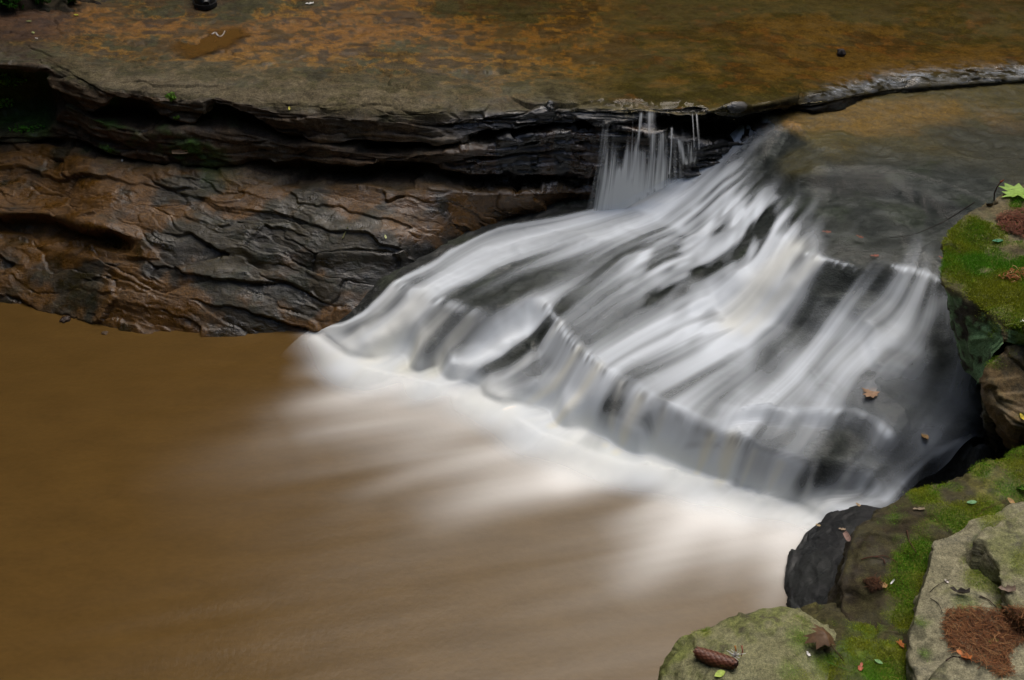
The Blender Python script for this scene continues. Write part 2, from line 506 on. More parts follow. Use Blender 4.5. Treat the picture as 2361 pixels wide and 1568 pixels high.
face_c = lerp(np.zeros_like(tint) + C3(.105, .072, .040), slate * .6, sstep(930, 1180, pu))
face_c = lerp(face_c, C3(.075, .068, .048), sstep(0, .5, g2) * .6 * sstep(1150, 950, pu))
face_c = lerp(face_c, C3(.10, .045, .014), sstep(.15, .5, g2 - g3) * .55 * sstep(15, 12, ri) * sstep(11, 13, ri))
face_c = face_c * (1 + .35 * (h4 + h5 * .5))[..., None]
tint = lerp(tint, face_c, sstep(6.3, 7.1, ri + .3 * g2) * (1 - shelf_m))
sh_c = lerp(np.zeros_like(tint) + C3(.046, .036, .011), C3(.090, .047, .008), sstep(-.05, .45, g1 + .6 * g2 + .3 * g3 + .25 * sstep(19, 16, ri)))
sh_c = lerp(sh_c, C3(.046, .035, .014), sstep(-.05, .45, g2 - .3 * g1 + .9 * sstep(19, 22, ri) - .25))
sh_c = lerp(sh_c, C3(.030, .034, .016), sstep(.05, .5, g3 - g1 * .4) * .7)
sh_c = sh_c * (1 + .30 * h1 + .22 * h2)[..., None]
sh_c = lerp(sh_c, C3(.012, .010, .007), crack * .8)
tint = lerp(tint, sh_c, shelf_m)
# wet dark end next to the fall
near_fall = sstep(760, 1000, pu - 0) * shelf_m * sstep(16.5, 21, ri + (pu - 900) / 90)
tint = lerp(tint, slate * .75, near_fall)
mo = sstep(.1, .5, fbm(X * 4, Y * 4, Z * 6, 4)) * sstep(100, 250, pu) * sstep(600, 420, pu) * sstep(8, 9.5, ri) * sstep(17, 15, ri)
mo = np.maximum(mo, sstep(140, 100, pu) * sstep(7.5, 8.2, ri) * sstep(14, 12, ri) * (.55 + .5 * g2))
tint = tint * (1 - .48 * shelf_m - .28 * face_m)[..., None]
rp = shelf_m * sstep(.05, .4, g1 * .6 + g2 * .6 + .35 * sstep(20, 16.5, ri) - .1)
tint = lerp(tint, C3(.125, .058, .010), rp * .75)
tint = lerp(tint, mossg, mo)
uw = right_m * top_m
bedc = lerp(np.zeros_like(tint) + C3(.13, .078, .018), C3(.050, .046, .012), sstep(-.3, .3, g1 + .6 * g2 + .3 * g3))
bedc = lerp(bedc, C3(.17, .070, .016), sstep(.2, .6, g2 + .4 * g3 - g1 * .3) * .6)
bedc = lerp(bedc, C3(.030, .028, .010), sstep(.1, .5, g2 - g3 * .5) * .6)
tint = lerp(tint, bedc, uw * .9)
wet = .12 + .55 * shelf_m + .25 * face_m + .75 * dark_r * (1 - top_m) + .3 * near_fall + .3 * sstep(.1, .5, g1) * top_m
wet = np.clip(wet - .3 * band, 0, 1)
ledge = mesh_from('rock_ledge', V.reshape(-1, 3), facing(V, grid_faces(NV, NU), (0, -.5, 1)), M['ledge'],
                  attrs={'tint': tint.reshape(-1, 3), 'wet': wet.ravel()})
tag(ledge, kind='structure')

# ------------------------------------------------------------------ THE BED under the fall: points read off the photo, then a height field in the place's own x, y
BP = []
def bp(*pts):
    for a, b, z in pts: BP.append(at_z(a, b, z))
def bl(*pts, step=25):
    """break line, made dense"""
    for (a, b, z), (a2, b2, z2) in zip(pts[:-1], pts[1:]):
        n = max(1, int(math.hypot(a2 - a, b2 - b) / step))
        for k in range(n):
            f = k / n; bp((a + (a2 - a) * f, b + (b2 - b) * f, z + (z2 - z) * f))
    bp(pts[-1])
# channel above the fall
bp((1960, 262, .615), (2050, 206, .63), (2361, 192, .62), (2800, 188, .62), (1900, 262, .615), (1990, 300, .61), (2200, 300, .60), (2500, 300, .60), (2900, 320, .60), (2300, 380, .60), (2560, 400, .60), (2950, 420, .60), (2800, 520, .60), (3000, 600, .6))
bl((1805, 262, .63), (1850, 310, .615), (1905, 345, .61), (1880, 385, .59), (1850, 405, .585), (1960, 405, .592), (2090, 430, .59), (2190, 462, .588), (2280, 490, .59), (2400, 520, .60), (2700, 560, .6))
bl((1770, 330, .565), (1800, 400, .55), (1830, 430, .545), (1950, 440, .545), (2080, 470, .54), (2180, 500, .54), (2260, 540, .545), (2420, 600, .55))
# main chute
bl((1785, 250, .64), (1700, 318, .555), (1620, 380, .465), (1540, 432, .375), (1450, 480, .30), (1350, 512, .275))
bl((1800, 345, .55), (1720, 430, .46), (1650, 490, .385), (1570, 545, .31))
bp((1370, 462, .285), (1450, 440, .29), (1300, 478, .275), (1560, 380, .42), (1680, 290, .50), (1500, 380, .30), (1700, 255, .5))
# left plate and riser A
bp((1250, 562, .248), (1150, 530, .245), (1100, 592, .228), (1000, 605, .212), (1400, 560, .268), (1350, 620, .25), (1200, 640, .232))
bl((880, 640, .175), (915, 650, .20), (960, 668, .202), (1030, 690, .204), (1110, 718, .206))
bl((860, 715, .11), (905, 735, .112), (1000, 765, .115), (1085, 785, .115))
bp((800, 745, .06), (850, 800, .05), (960, 840, .045), (1040, 850, .06), (840, 690, .13))
bl((730, 778, -.01), (850, 862, -.01), (1000, 896, -.01), (1060, 905, -.01), (1150, 942, -.01), (1250, 1012, -.01), (1400, 1072, -.01), (1600, 1116, -.01), (1750, 1164, -.01), (1880, 1192, -.01))
bl((640, 800, -.25), (800, 940, -.25), (1050, 1000, -.25), (1250, 1100, -.25), (1500, 1180, -.25), (1800, 1280, -.25), (1830, 1420, -.25))
# bare ridge between the two left falls and riser B
bl((1120, 720, .212), (1180, 700, .225), (1240, 690, .23))
bl((1130, 800, .10), (1190, 775, .12), (1225, 740, .15))
bl((1250, 692, .232), (1280, 722, .228), (1305, 765, .222), (1340, 802, .217), (1380, 837, .212), (1440, 875, .207))
bl((1240, 790, .13), (1270, 840, .115), (1300, 880, .105), (1350, 920, .105), (1400, 950, .10))
bp((1060, 850, .05), (1120, 860, .06), (1200, 900, .05), (1300, 960, .05))
bp((1400, 650, .255), (1500, 700, .255), (1500, 590, .285), (1600, 780, .245), (1500, 820, .225), (1400, 760, .235), (1620, 620, .33), (1680, 540, .40))
# riser C
bl((1450, 880, .207), (1520, 925, .20), (1600, 972, .197), (1660, 1000, .197), (1725, 1012, .197))
bl((1440, 1000, .07), (1500, 1040, .06), (1590, 1075, .05), (1650, 1090, .05), (1700, 1100, .05))
bp((1600, 880, .22), (1680, 900, .225), (1700, 800, .245))
# right-hand plates
bp((2000, 500, .535), (2100, 555, .525), (2200, 580, .525), (1900, 500, .52), (2330, 640, .53), (1780, 520, .45))
bl((1835, 570, .495), (1875, 590, .50), (1930, 600, .503), (1970, 615, .503))
bl((1800, 640, .425), (1870, 650, .435), (1950, 665, .44))
bl((2050, 612, .503), (2130, 632, .497), (2195, 662, .493), (2300, 720, .49))
bl((2045, 680, .425), (2110, 705, .42), (2190, 735, .415), (2290, 790, .41))
bp((1720, 650, .37), (1680, 740, .27), (1760, 740, .30), (1900, 780, .335), (2050, 800, .34), (2180, 840, .335), (2330, 900, .33), (1800, 860, .275), (1930, 880, .285), (2060, 900, .29), (2180, 920, .285))
bl((1740, 932, .250), (1830, 940, .25), (1900, 946, .25), (1965, 940, .252), (2015, 962, .25), (2052, 998, .248))
bl((1735, 975, .20), (1830, 985, .198), (1900, 990, .198), (1960, 992, .198), (2010, 1015, .195), (2040, 1040, .19))
bp((2150, 980, .27), (2250, 985, .275), (2350, 1000, .27), (1800, 1040, .175), (1900, 1045, .172), (2000, 1055, .168))
bl((1735, 1040, .165), (1800, 1060, .16), (1900, 1075, .158), (2000, 1080, .155), (2070, 1070, .16))
bl((1720, 1120, .04), (1800, 1140, .035), (1900, 1150, .04), (1980, 1140, .05))
bl((2272, 1004, .262), (2150, 1045, .20), (2085, 1108, .12), (2030, 1150, .085))
bl((2330, 1070, .08), (2200, 1120, .03), (2100, 1150, .03))
bp((2060, 1180, .07), (2000, 1180, .075), (1950, 1190, .06), (2000, 1300, 0.0), (2200, 1300, -.05), (2500, 1300, -.05), (2600, 1000, .2), (1900, 1500, -.25), (2600, 1700, -.1), (1200, 1600, -.4), (2700, 800, .35))
BP = np.array(BP)
bx0, bx1, by0, by1, bs = -1.25, 3.9, 1.15, 4.75, .0085
gx = np.arange(bx0, bx1, bs); gy = np.arange(by0, by1, bs)
GX, GY = np.meshgrid(gx, gy, indexing='ij')
ext = np.array([(bx0 - .3, by0 - .3, -.4), (bx1 + .3, by0 - .3, -.1), (bx0 - .3, by1 + .4, .1), (bx1 + .3, by1 + .4, .55), (-1.4, 3.6, -.1), (-.5, 4.3, .15), (.3, 4.5, .2), (1.0, 4.6, .4), (1.8, 4.9, .55)])
BP = np.concatenate([BP, ext])
res = delaunay_2d_cdt([Vector((p[0], p[1])) for p in BP], [], [], 0, 1e-5)
dv = np.array([(v.x, v.y) for v in res[0]]); dz = np.array([np.mean(BP[list(ids), 2]) for ids in res[3]])
BED = np.full(GX.shape, -.3)
for tri in res[2]:
    A, B, C = dv[list(tri)]; za, zb, zc = dz[list(tri)]
    i0, i1 = np.searchsorted(gx, [min(A[0], B[0], C[0]), max(A[0], B[0], C[0])]); j0, j1 = np.searchsorted(gy, [min(A[1], B[1], C[1]), max(A[1], B[1], C[1])])
    if i1 <= i0 or j1 <= j0: continue
    xx, yy = GX[i0:i1, j0:j1], GY[i0:i1, j0:j1]
    den = (B[1] - C[1]) * (A[0] - C[0]) + (C[0] - B[0]) * (A[1] - C[1])
    if abs(den) < 1e-12: continue
    w0 = ((B[1] - C[1]) * (xx - C[0]) + (C[0] - B[0]) * (yy - C[1])) / den
    w1 = ((C[1] - A[1]) * (xx - C[0]) + (A[0] - C[0]) * (yy - C[1])) / den
    w2 = 1 - w0 - w1
    m = (w0 >= -1e-6) & (w1 >= -1e-6) & (w2 >= -1e-6)
    BED[i0:i1, j0:j1][m] = (w0 * za + w1 * zb + w2 * zc)[m]
BED = smooth2(BED, 1, 2)
BASE = BED.copy()
sd_ = (np.gradient(BED, bs, axis=0) ** 2 + np.gradient(BED, bs, axis=1) ** 2) ** .5
wq1, wq2 = .06 * fbm(GX * 4, GY * 4, 2, 3), .06 * fbm(GX * 4, GY * 4, 8, 3)
hb, tb, eb = worley((GX + wq1) / .28 + GY * 1.0, (GY + wq2) / .20 - GX * .8, 12)
hb2, tb2, eb2 = worley((GX + wq1) / .09 + GY * 3, (GY + wq2) / .07 - GX * 3, 20)
BED = BED + (hb * .007 + tb * .010 + hb2 * .003 + tb2 * .004) * (1 - .8 * sstep(.50, .56, BASE)) * sstep(-.01, .10, BASE) + .006 * fbm(GX * 6, GY * 8, 3, 4) + .003 * fbm(GX * 26, GY * 30, 5, 3)
g1 = fbm(GX * 2, GY * 3, 1, 4); g2 = fbm(GX * 8, GY * 10, 4, 4)
tint = np.zeros(GX.shape + (3,), np.float32) + C3(.015, .017, .015)
tint = lerp(tint, C3(.026, .027, .023), sstep(-.1, .5, g1 + .4 * g2))
tint = lerp(tint, C3(.022, .028, .015), sstep(.1, .6, g2 - g1) * .8)
chan = sstep(.594, .612, BASE)
tint = lerp(tint, lerp(np.zeros_like(tint) + C3(.20, .108, .020), C3(.085, .060, .013), sstep(-.4, .4, g1 + .25 * g2)), chan)
nub = sstep(.12, .04, np.hypot(GX - at_z(1850, 370, .59)[0], (GY - at_z(1850, 370, .59)[1]) * .7))
tint = lerp(tint, C3(.055, .043, .014), nub)
wet = np.full(GX.shape, .45)
bed = mesh_from('stream_bed', np.stack([GX, GY, BED], -1).reshape(-1, 3), facing(np.stack([GX, GY, BED], -1), grid_faces(len(gx), len(gy)), (0, 0, 1)), M['bed'],
                attrs={'tint': tint.reshape(-1, 3), 'wet': wet.ravel()})
tag(bed, kind='structure')

# ------------------------------------------------------------------ running water on the bed
def dilate(H, n):
    for _ in range(n):
        P = np.pad(H, 1, mode='edge')
        H = np.maximum.reduce([P[1:-1, 1:-1], P[:-2, 1:-1], P[2:, 1:-1], P[1:-1, :-2], P[1:-1, 2:]])
    return H
WAT = smooth2(np.maximum(dilate(BED, 1) + .004, smooth2(BASE, 1, 2) + .007), 1, 2)
WAT = np.maximum(WAT, BED + .005)
def hq(H, x, y):
    fx = np.clip((np.asarray(x) - bx0) / bs, 0, len(gx) - 1.001); fy = np.clip((np.asarray(y) - by0) / bs, 0, len(gy) - 1.001)
    i, j = fx.astype(int), fy.astype(int); fx -= i; fy -= j
    return (H[i, j] * (1 - fx) + H[i + 1, j] * fx) * (1 - fy) + (H[i, j + 1] * (1 - fx) + H[i + 1, j + 1] * fx) * fy
def on_water(px, py, H=None):
    H = WAT if H is None else H
    px = np.asarray(px, float); py = np.asarray(py, float)
    a, dy, dz = ray(px, py)
    z = np.linspace(.75, -.02, 400)
    out = np.zeros(px.shape + (3,))
    t = (z[None, :] - CAM_Z) / dz.reshape(-1, 1)
    x, y = a.reshape(-1, 1) * t, dy.reshape(-1, 1) * t
    h = np.maximum(hq(H, x, y), -.02)
    below = z[None, :] <= h
    k = np.argmax(below, axis=1); k[~below.any(1)] = 399
    r = np.arange(len(k))
    out.reshape(-1, 3)[:] = np.stack([x[r, k], y[r, k], z[k]], -1)
    return out
FL = [
    [(2900,146),(2300, 151), (1960, 176), (1772, 240), (1610, 362), (1480, 446), (1330, 486), (1120, 532), (945, 625), (815, 728), (725, 772)],
    [(2900,205),(2300, 205), (2000, 230), (1795, 262), (1640, 400), (1530, 470), (1380, 530), (1200, 590), (1010, 690), (930, 785), (850, 864)],
    [(2900,245),(2300, 240), (2020, 275), (1825, 300), (1690, 420), (1590, 505), (1440, 575), (1300, 660), (1235, 730), (1130, 815), (1010, 900)],
    [(2900,290),(2350, 290), (2050, 325), (1865, 360), (1740, 470), (1650, 560), (1500, 638), (1345, 735), (1285, 800), (1220, 880), (1150, 945)],
    [(2900,340),(2380, 340), (2100, 365), (1910, 400), (1812, 510), (1722, 625), (1580, 718), (1412, 815), (1365, 872), (1310, 950), (1255, 1018)],
    [(2900,380),(2400, 380), (2150, 395), (1990, 425), (1888, 548), (1775, 690), (1645, 790), (1495, 868), (1445, 925), (1415, 1000), (1393, 1076)],
    [(2900,420),(2420, 420), (2200, 435), (2090, 455), (2010, 580), (1905, 725), (1805, 835), (1705, 930), (1662, 1000), (1628, 1062), (1600, 1120)],
    [(2900,450),(2450, 450), (2260, 465), (2170, 490), (2110, 620), (2035, 745), (1935, 850), (1845, 935), (1800, 1015), (1768, 1095), (1740, 1168)],
    [(2900,480),(2480, 480), (2320, 495), (2230, 525), (2195, 650), (2180, 790), (2130, 900), (2070, 990), (2010, 1060), (1960, 1120), (1870, 1192)],
    [(2900,540),(2560, 540), (2420, 560), (2330, 590), (2290, 720), (2300, 870), (2300, 985), (2200, 1050), (2110, 1120), (2050, 1175), (1950, 1215)],
]
def resample(A, n):
    """Catmull-Rom along axis 0"""
    A = np.asarray(A, float); K = len(A)
    t = np.linspace(0, K - 1, n); i = np.clip(t.astype(int), 0, K - 2); f = (t - i).reshape((-1,) + (1,) * (A.ndim - 1))
    P = lambda j: A[np.clip(j, 0, K - 1)]
    p0, p1, p2, p3 = P(i - 1), P(i), P(i + 1), P(i + 2)
    return .5 * (2 * p1 + (p2 - p0) * f + (2 * p0 - 5 * p1 + 4 * p2 - p3) * f ** 2 + (3 * p1 - p0 - 3 * p2 + p3) * f ** 3)
FL = [l + [(l[-1][0] - 78, l[-1][1] + 62)] for l in FL]
fl_px = np.array(FL, float)                                       # (lines, pts, 2)
FLW = on_water(fl_px[..., 0], fl_px[..., 1])                      # on the water in the place
NA, NB = 620, 640
net = resample(FLW, NA)                                           # across
net = np.swapaxes(resample(np.swapaxes(net, 0, 1), NB), 0, 1)     # along  (NA, NB, 3)
WX, WY = net[..., 0], net[..., 1]
tl_ = np.broadcast_to(np.linspace(0, 1.1, NB)[None, :], WX.shape)
lev = sstep(.36, .20, tl_)
WZ = hq(WAT, WX, WY)
WZ = WZ * (1 - lev) + np.maximum(WZ, .640) * lev
lipb = sstep(.18, .26, tl_) * sstep(.50, .40, tl_)
WZs = smooth2(WZ, 12, 3)
WZ = np.maximum(WZ * (1 - lipb) + (WZs + .012 * sstep(.27, .35, tl_)) * lipb, hq(BED, WX, WY) + .004)
WZ = .024 * np.log1p(np.exp(np.clip(WZ / .024, -40, 40))) + .012 * sstep(.80, 1.02, tl_) * sstep(.06, .0, WZ)
WP = np.stack([WX, WY, WZ], -1).reshape(-1, 3)
su = np.broadcast_to(np.linspace(0, 1, NA)[:, None], WX.shape); tv = np.broadcast_to(np.linspace(0, 1.1, NB)[None, :], WX.shape)
across = np.concatenate([np.zeros((1, NB)), np.cumsum(np.linalg.norm(np.diff(net, axis=0), axis=-1), 0)])
along = np.concatenate([np.zeros((NA, 1)), np.cumsum(np.linalg.norm(np.diff(net, axis=1), axis=-1), 1)], 1)
W0 = across[-1].mean()
# white water: each line was traced along a strand of the fall, with its half-width in metres and how white it is at its two ends
STR = [
    # main chute
    ([(1800, 246), (1700, 316), (1620, 384), (1540, 440), (1440, 490), (1350, 520)], .062, .70, 1.0),
    ([(1750, 275), (1650, 360), (1570, 428), (1490, 480)], .060, .75, 1.0),
    ([(1610, 385), (1560, 440), (1480, 495)], .045, .9, .9),
    ([(1700, 380), (1640, 430), (1600, 480)], .02, .3, .4),
    ([(1450, 490), (1300, 535), (1160, 575), (1040, 620)], .08, .95, .5),
    ([(1420, 535), (1260, 600), (1120, 660)], .065, .95, .40),
    ([(1380, 520), (1200, 560), (1060, 600), (960, 650)], .035, .6, .3),
    ([(1500, 510), (1390, 580), (1290, 650)], .07, .95, .45),
    ([(1560, 530), (1450, 610), (1330, 680)], .065, .95, .45),
    ([(1640, 520), (1540, 610), (1430, 690), (1330, 740)], .04, .75, .40),
    ([(1480, 520), (1440, 540)], .07, .8, .8),
    ([(1600, 480), (1560, 520)], .04, .6, .6),
    ([(1700, 470), (1640, 540), (1600, 600)], .022, .6, .55),
    ([(1790, 460), (1720, 520), (1640, 590)], .018, .75, .5),
    ([(1820, 490), (1760, 550), (1680, 630)], .022, .7, .6),
    # riser A
    ([(915, 655), (960, 675), (1030, 700), (1105, 726)], .030, .62, .55),
    ([(905, 675), (860, 740), (800, 800), (760, 800)], .055, .6, .95),
    ([(960, 700), (900, 770), (850, 840)], .065, .6, .95),
    ([(1020, 730), (960, 800), (930, 870)], .06, .5, .9),
    ([(1080, 740), (1020, 820), (990, 880)], .04, .45, .7),
    # riser B
    ([(1250, 702), (1160, 785), (1060, 880)], .030, .85, .75),
    ([(1290, 745), (1200, 840), (1130, 925)], .022, .6, .6),
    ([(1335, 805), (1275, 890), (1200, 940)], .022, .65, .7),
    ([(1380, 845), (1320, 930), (1260, 1000)], .022, .6, .75),
    ([(1253, 698), (1285, 738), (1310, 778), (1345, 812), (1400, 852)], .014, .85, .6),
    ([(1100, 880), (1180, 930), (1260, 985)], .05, .75, .75),
    ([(1330, 960), (1420, 1030)], .04, .6, .6),
    ([(1080, 900), (1250, 990)], .08, .7, .7), ([(1300, 950), (1420, 1020), (1560, 1080)], .07, .6, .6), ([(1600, 1090), (1760, 1150)], .04, .5, .5),
    # riser C
    ([(1432, 885), (1410, 960), (1390, 1050)], .024, .5, .65),
    ([(1475, 920), (1440, 1000), (1410, 1065)], .026, .65, .75),
    ([(1530, 950), (1500, 1030), (1480, 1085)], .020, .28, .45),
    ([(1640, 1005), (1620, 1060), (1600, 1110)], .022, .75, .8),
    ([(1690, 1012), (1672, 1070), (1655, 1125)], .026, .8, .85),
    ([(1740, 1040), (1720, 1090), (1700, 1140)], .014, .4, .5),
    ([(1800, 1070), (1780, 1110), (1765, 1160)], .016, .42, .45),
    ([(1880, 1070), (1865, 1120), (1850, 1170)], .016, .30, .35),
    ([(1960, 1060), (1945, 1110), (1925, 1150)], .014, .28, .22),
    ([(1430, 900), (1520, 950), (1600, 985)], .02, .35, .2),
    # second jet
    ([(1835, 570), (1760, 650), (1690, 740)], .055, .98, 1.0),
    ([(1880, 600), (1800, 680), (1720, 760)], .03, .8, .8),
    ([(1790, 560), (1710, 640), (1640, 730)], .04, .75, .85),
    ([(1640, 560), (1640, 660), (1600, 760)], .04, .35, .65),
    ([(1680, 745), (1600, 800), (1510, 850), (1450, 872)], .075, 1.0, .5),
    ([(1700, 760), (1720, 860), (1705, 950), (1690, 1000)], .06, .85, .5),
    ([(1560, 740), (1460, 800), (1380, 820)], .045, .4, .35),
    ([(1600, 640), (1480, 720), (1370, 770)], .03, .4, .35),
    # right-hand side
    ([(2180, 690), (2120, 750), (2050, 790), (1980, 850)], .045, .5, .5),
    ([(2140, 640), (2090, 720), (2050, 780)], .025, .42, .4),
    ([(2190, 700), (2180, 780)], .03, .45, .4),
    ([(2060, 780), (1950, 830), (1860, 890), (1800, 920)], .05, .6, .35),
    ([(2110, 810), (2010, 880), (1900, 935)], .06, .5, .35),
    ([(2120, 830), (2100, 920)], .05, .45, .2),
    ([(1960, 750), (1930, 830)], .03, .35, .4),
    ([(1800, 770), (1830, 850), (1800, 930)], .05, .4, .3),
    ([(1780, 640), (1900, 720)], .04, .18, .1),
    ([(1862, 588), (1910, 598), (1965, 613)], .010, .75, .55),
    ([(1895, 600), (1860, 640)], .014, .5, .3),
    ([(2060, 612), (2130, 630), (2188, 658)], .012, .65, .5),
    ([(1790, 940), (1850, 948), (1920, 946), (1970, 944), (2020, 968), (2048, 1000)], .013, .62, .5),
    ([(1830, 946), (1790, 1000)], .018, .6, .3),
    ([(1960, 948), (1940, 985)], .018, .45, .2),
    ([(2262, 1006), (2205, 1022), (2150, 1046), (2105, 1088), (2080, 1115), (2040, 1156)], .011, .62, .7),
    ([(2080, 1115), (2030, 1160), (1960, 1172), (1880, 1186)], .026, .4, .9),
    ([(1990, 1170), (1920, 1195), (1880, 1200)], .03, .4, .75),
    # gentle sheen just over the lip
    ([(1770, 440), (1700, 520)], .02, .35, .4),
    ([(1900, 440), (1850, 520), (1800, 570)], .02, .25, .3),
    ([(2010, 470), (1960, 540)], .015, .15, .2),
]
dens = np.zeros(len(WP)); warm_tint = np.zeros(len(WP))
su_f = su.ravel(); al_f = along.ravel(); ac_f = (su_f * W0)
# streaks that run with the water
wob = .02 * vn(al_f * 3, ac_f * 2, 1)
sk1 = vn((ac_f + wob) * 34, al_f * 1.1, 2); sk2 = vn((ac_f + wob) * 85, al_f * 2.2, 5); sk3 = vn((ac_f + wob) * 12, al_f * 1.3, 8); sk4 = vn((ac_f + wob * .4) * 190, al_f * 3.0, 4)
streak = .60 * sk3 + .42 * sk1 + .16 * sk2 + .06 * sk4
tv0 = tv.ravel()
streak = streak * (1 - .65 * sstep(.22, .14, su_f) * sstep(.28, .34, tv0) * sstep(.56, .46, tv0))
for pts, w, i0, i1 in STR:
    pts = np.array(pts, float)
    poly = on_water(pts[:, 0], pts[:, 1])
    lo, hi = poly.min(0) - 3.2 * w, poly.max(0) + 3.2 * w
    m = np.where(((WP > lo) & (WP < hi)).all(1))[0]
    d, f = seg_dist(WP[m], poly)
    k = np.exp(-(d / (w * (1.0 + .25 * sk3[m]))) ** 2 * 1.1) * (i0 + (i1 - i0) * f)
    dens[m] = 1 - (1 - dens[m]) * (1 - np.clip(k, 0, .985))
    steepness = (poly[0, 2] - poly[-1, 2]) / (np.linalg.norm(poly[0, :2] - poly[-1, :2]) + .02)
    warm_tint[m] = np.maximum(warm_tint[m], np.clip(k, 0, 1) * sstep(.45, .9, steepness))
low = 1 - sstep(.30, .62, WP[:, 2])
base_haze = .62 * low * sstep(.90, .5, su_f) + .11
base_haze *= sstep(.34, .42, tv.ravel())
dens = 1 - (1 - dens) * (1 - base_haze * np.clip(.7 + .9 * sk3 + .5 * sk1, 0, 1.6))
tf, sf = tv.ravel(), su_f
turb = sstep(.36, .42, tf) * sstep(.66, .56, tf) * sstep(.20, .28, sf) * sstep(.62, .52, sf)
tb_ = vn(ac_f * 15, al_f * 7, 3) * .6 + vn(ac_f * 34, al_f * 14, 6) * .5
dg = dens.reshape(WX.shape); soft = smooth2(dg, 11, 2); mixk = sstep(.42, .52, tv)
dens = (dg * (1 - .42 * mixk) + .52 * mixk * soft).ravel()
slope = -np.gradient(smooth2(WZ, 2, 2), axis=1) / (np.gradient(along, axis=1) + 1e-6)
slope = smooth2(slope, 2, 1).ravel()
ris = sstep(.45, 1.3, slope) * sstep(.36, .42, tv.ravel())
plate = sstep(.45, .15, slope) * sstep(.36, .42, tv.ravel())
dens = dens * (1 - .34 * plate)
dens = 1 - (1 - dens) * (1 - .55 * ris * sstep(.05, .30, dens))
mid = 4 * dens * (1 - dens)
foam = np.clip(dens + mid * (.36 * streak + .55 * turb * tb_) + .22 * turb * tb_, 0, 1)
for pts, w, amt in [([(918, 656), (962, 676), (1032, 700), (1108, 726)], .022, .9), ([(1256, 705), (1292, 752), (1318, 790), (1360, 830), (1410, 866)], .020, .8), ([(1440, 885), (1520, 935), (1600, 982), (1660, 1008), (1722, 1020)], .022, .55), ([(1865, 588), (1915, 602), (1968, 617)], .014, .7), ([(2062, 614), (2132, 634), (2190, 664)], .018, .7), ([(1900, 952), (1968, 946), (2020, 972), (2048, 1004)], .016, .7)]:
    pts = np.array(pts, float); poly = on_water(pts[:, 0], pts[:, 1])
    m = np.where(((WP > poly.min(0) - .08) & (WP < poly.max(0) + .08)).all(1))[0]
    d, f = seg_dist(WP[m], poly)
    ribs = vn(ac_f[m] * 60, al_f[m] * 1.0, 7) * .6 + vn(ac_f[m] * 120, al_f[m] * 1.5, 2) * .5
    e_ = np.exp(-(d / w) ** 2) * amt
    foam[m] = np.clip(foam[m] * (1 - .55 * e_ * np.clip(.35 - ribs, 0, 1)) + e_ * .45 * np.clip(ribs + .2, 0, 1), 0, 1)
foot = sstep(.110, .02, WP[:, 2]) * sstep(.45, .6, tf) * np.clip(.62 + .55 * vn(ac_f * 5, al_f * 4, 11) + .35 * sk3 + .2 * sk1, 0, 1)
foot *= sstep(1.095, 1.0, tf + .025 * sk3 + .015 * sk1)
run = sstep(1.09, 1.0, tf)
foam = 1 - (1 - foam) * (1 - .9 * foot); warm_tint = np.maximum(warm_tint, .4 * foot)
foam = foam * sstep(0, .02, su_f) * sstep(1.095, 1.03, tf) * (1 - .0 * su_f)
fg = foam.reshape(WX.shape); bl_ = sstep(.94, 1.0, tv)
foam = (fg * (1 - bl_) + smooth2(fg, 9, 3) * bl_).ravel()
foam = foam ** 1.1
# fine ripples where the water bends over the lip
lipz_ = np.exp(-((WZ - .625) / .02) ** 2).ravel()
WZ2 = WZ + (.004 * (vn(ac_f * 30, al_f * 6, 3) * foam)).reshape(WZ.shape)
bend = (sstep(.24, .31, tv) * sstep(.44, .36, tv))
WZ2 = WZ2 + bend * (.008 * vn(across * 7, along * 8, 12) + .003 * vn(across * 17, along * 15, 3))
chn = sstep(.33, .25, tv)
WZ2 = WZ2 + chn * .0010 * fbm(WX * 3, WY * 7, 3, 2)
film = np.clip(sstep(0.0, .03, su_f), 0, 1) * sstep(1.0, .95, tv.ravel())
cas_v = np.stack([WX, WY, WZ2], -1).reshape(-1, 3)
cas = mesh_from('water', cas_v, facing(cas_v, grid_faces(NA, NB), (0, -.3, 1)), M['cascade'],
                attrs={'foam': foam, 'film': film, 'warm_tint': warm_tint})
tag(cas, kind='structure')

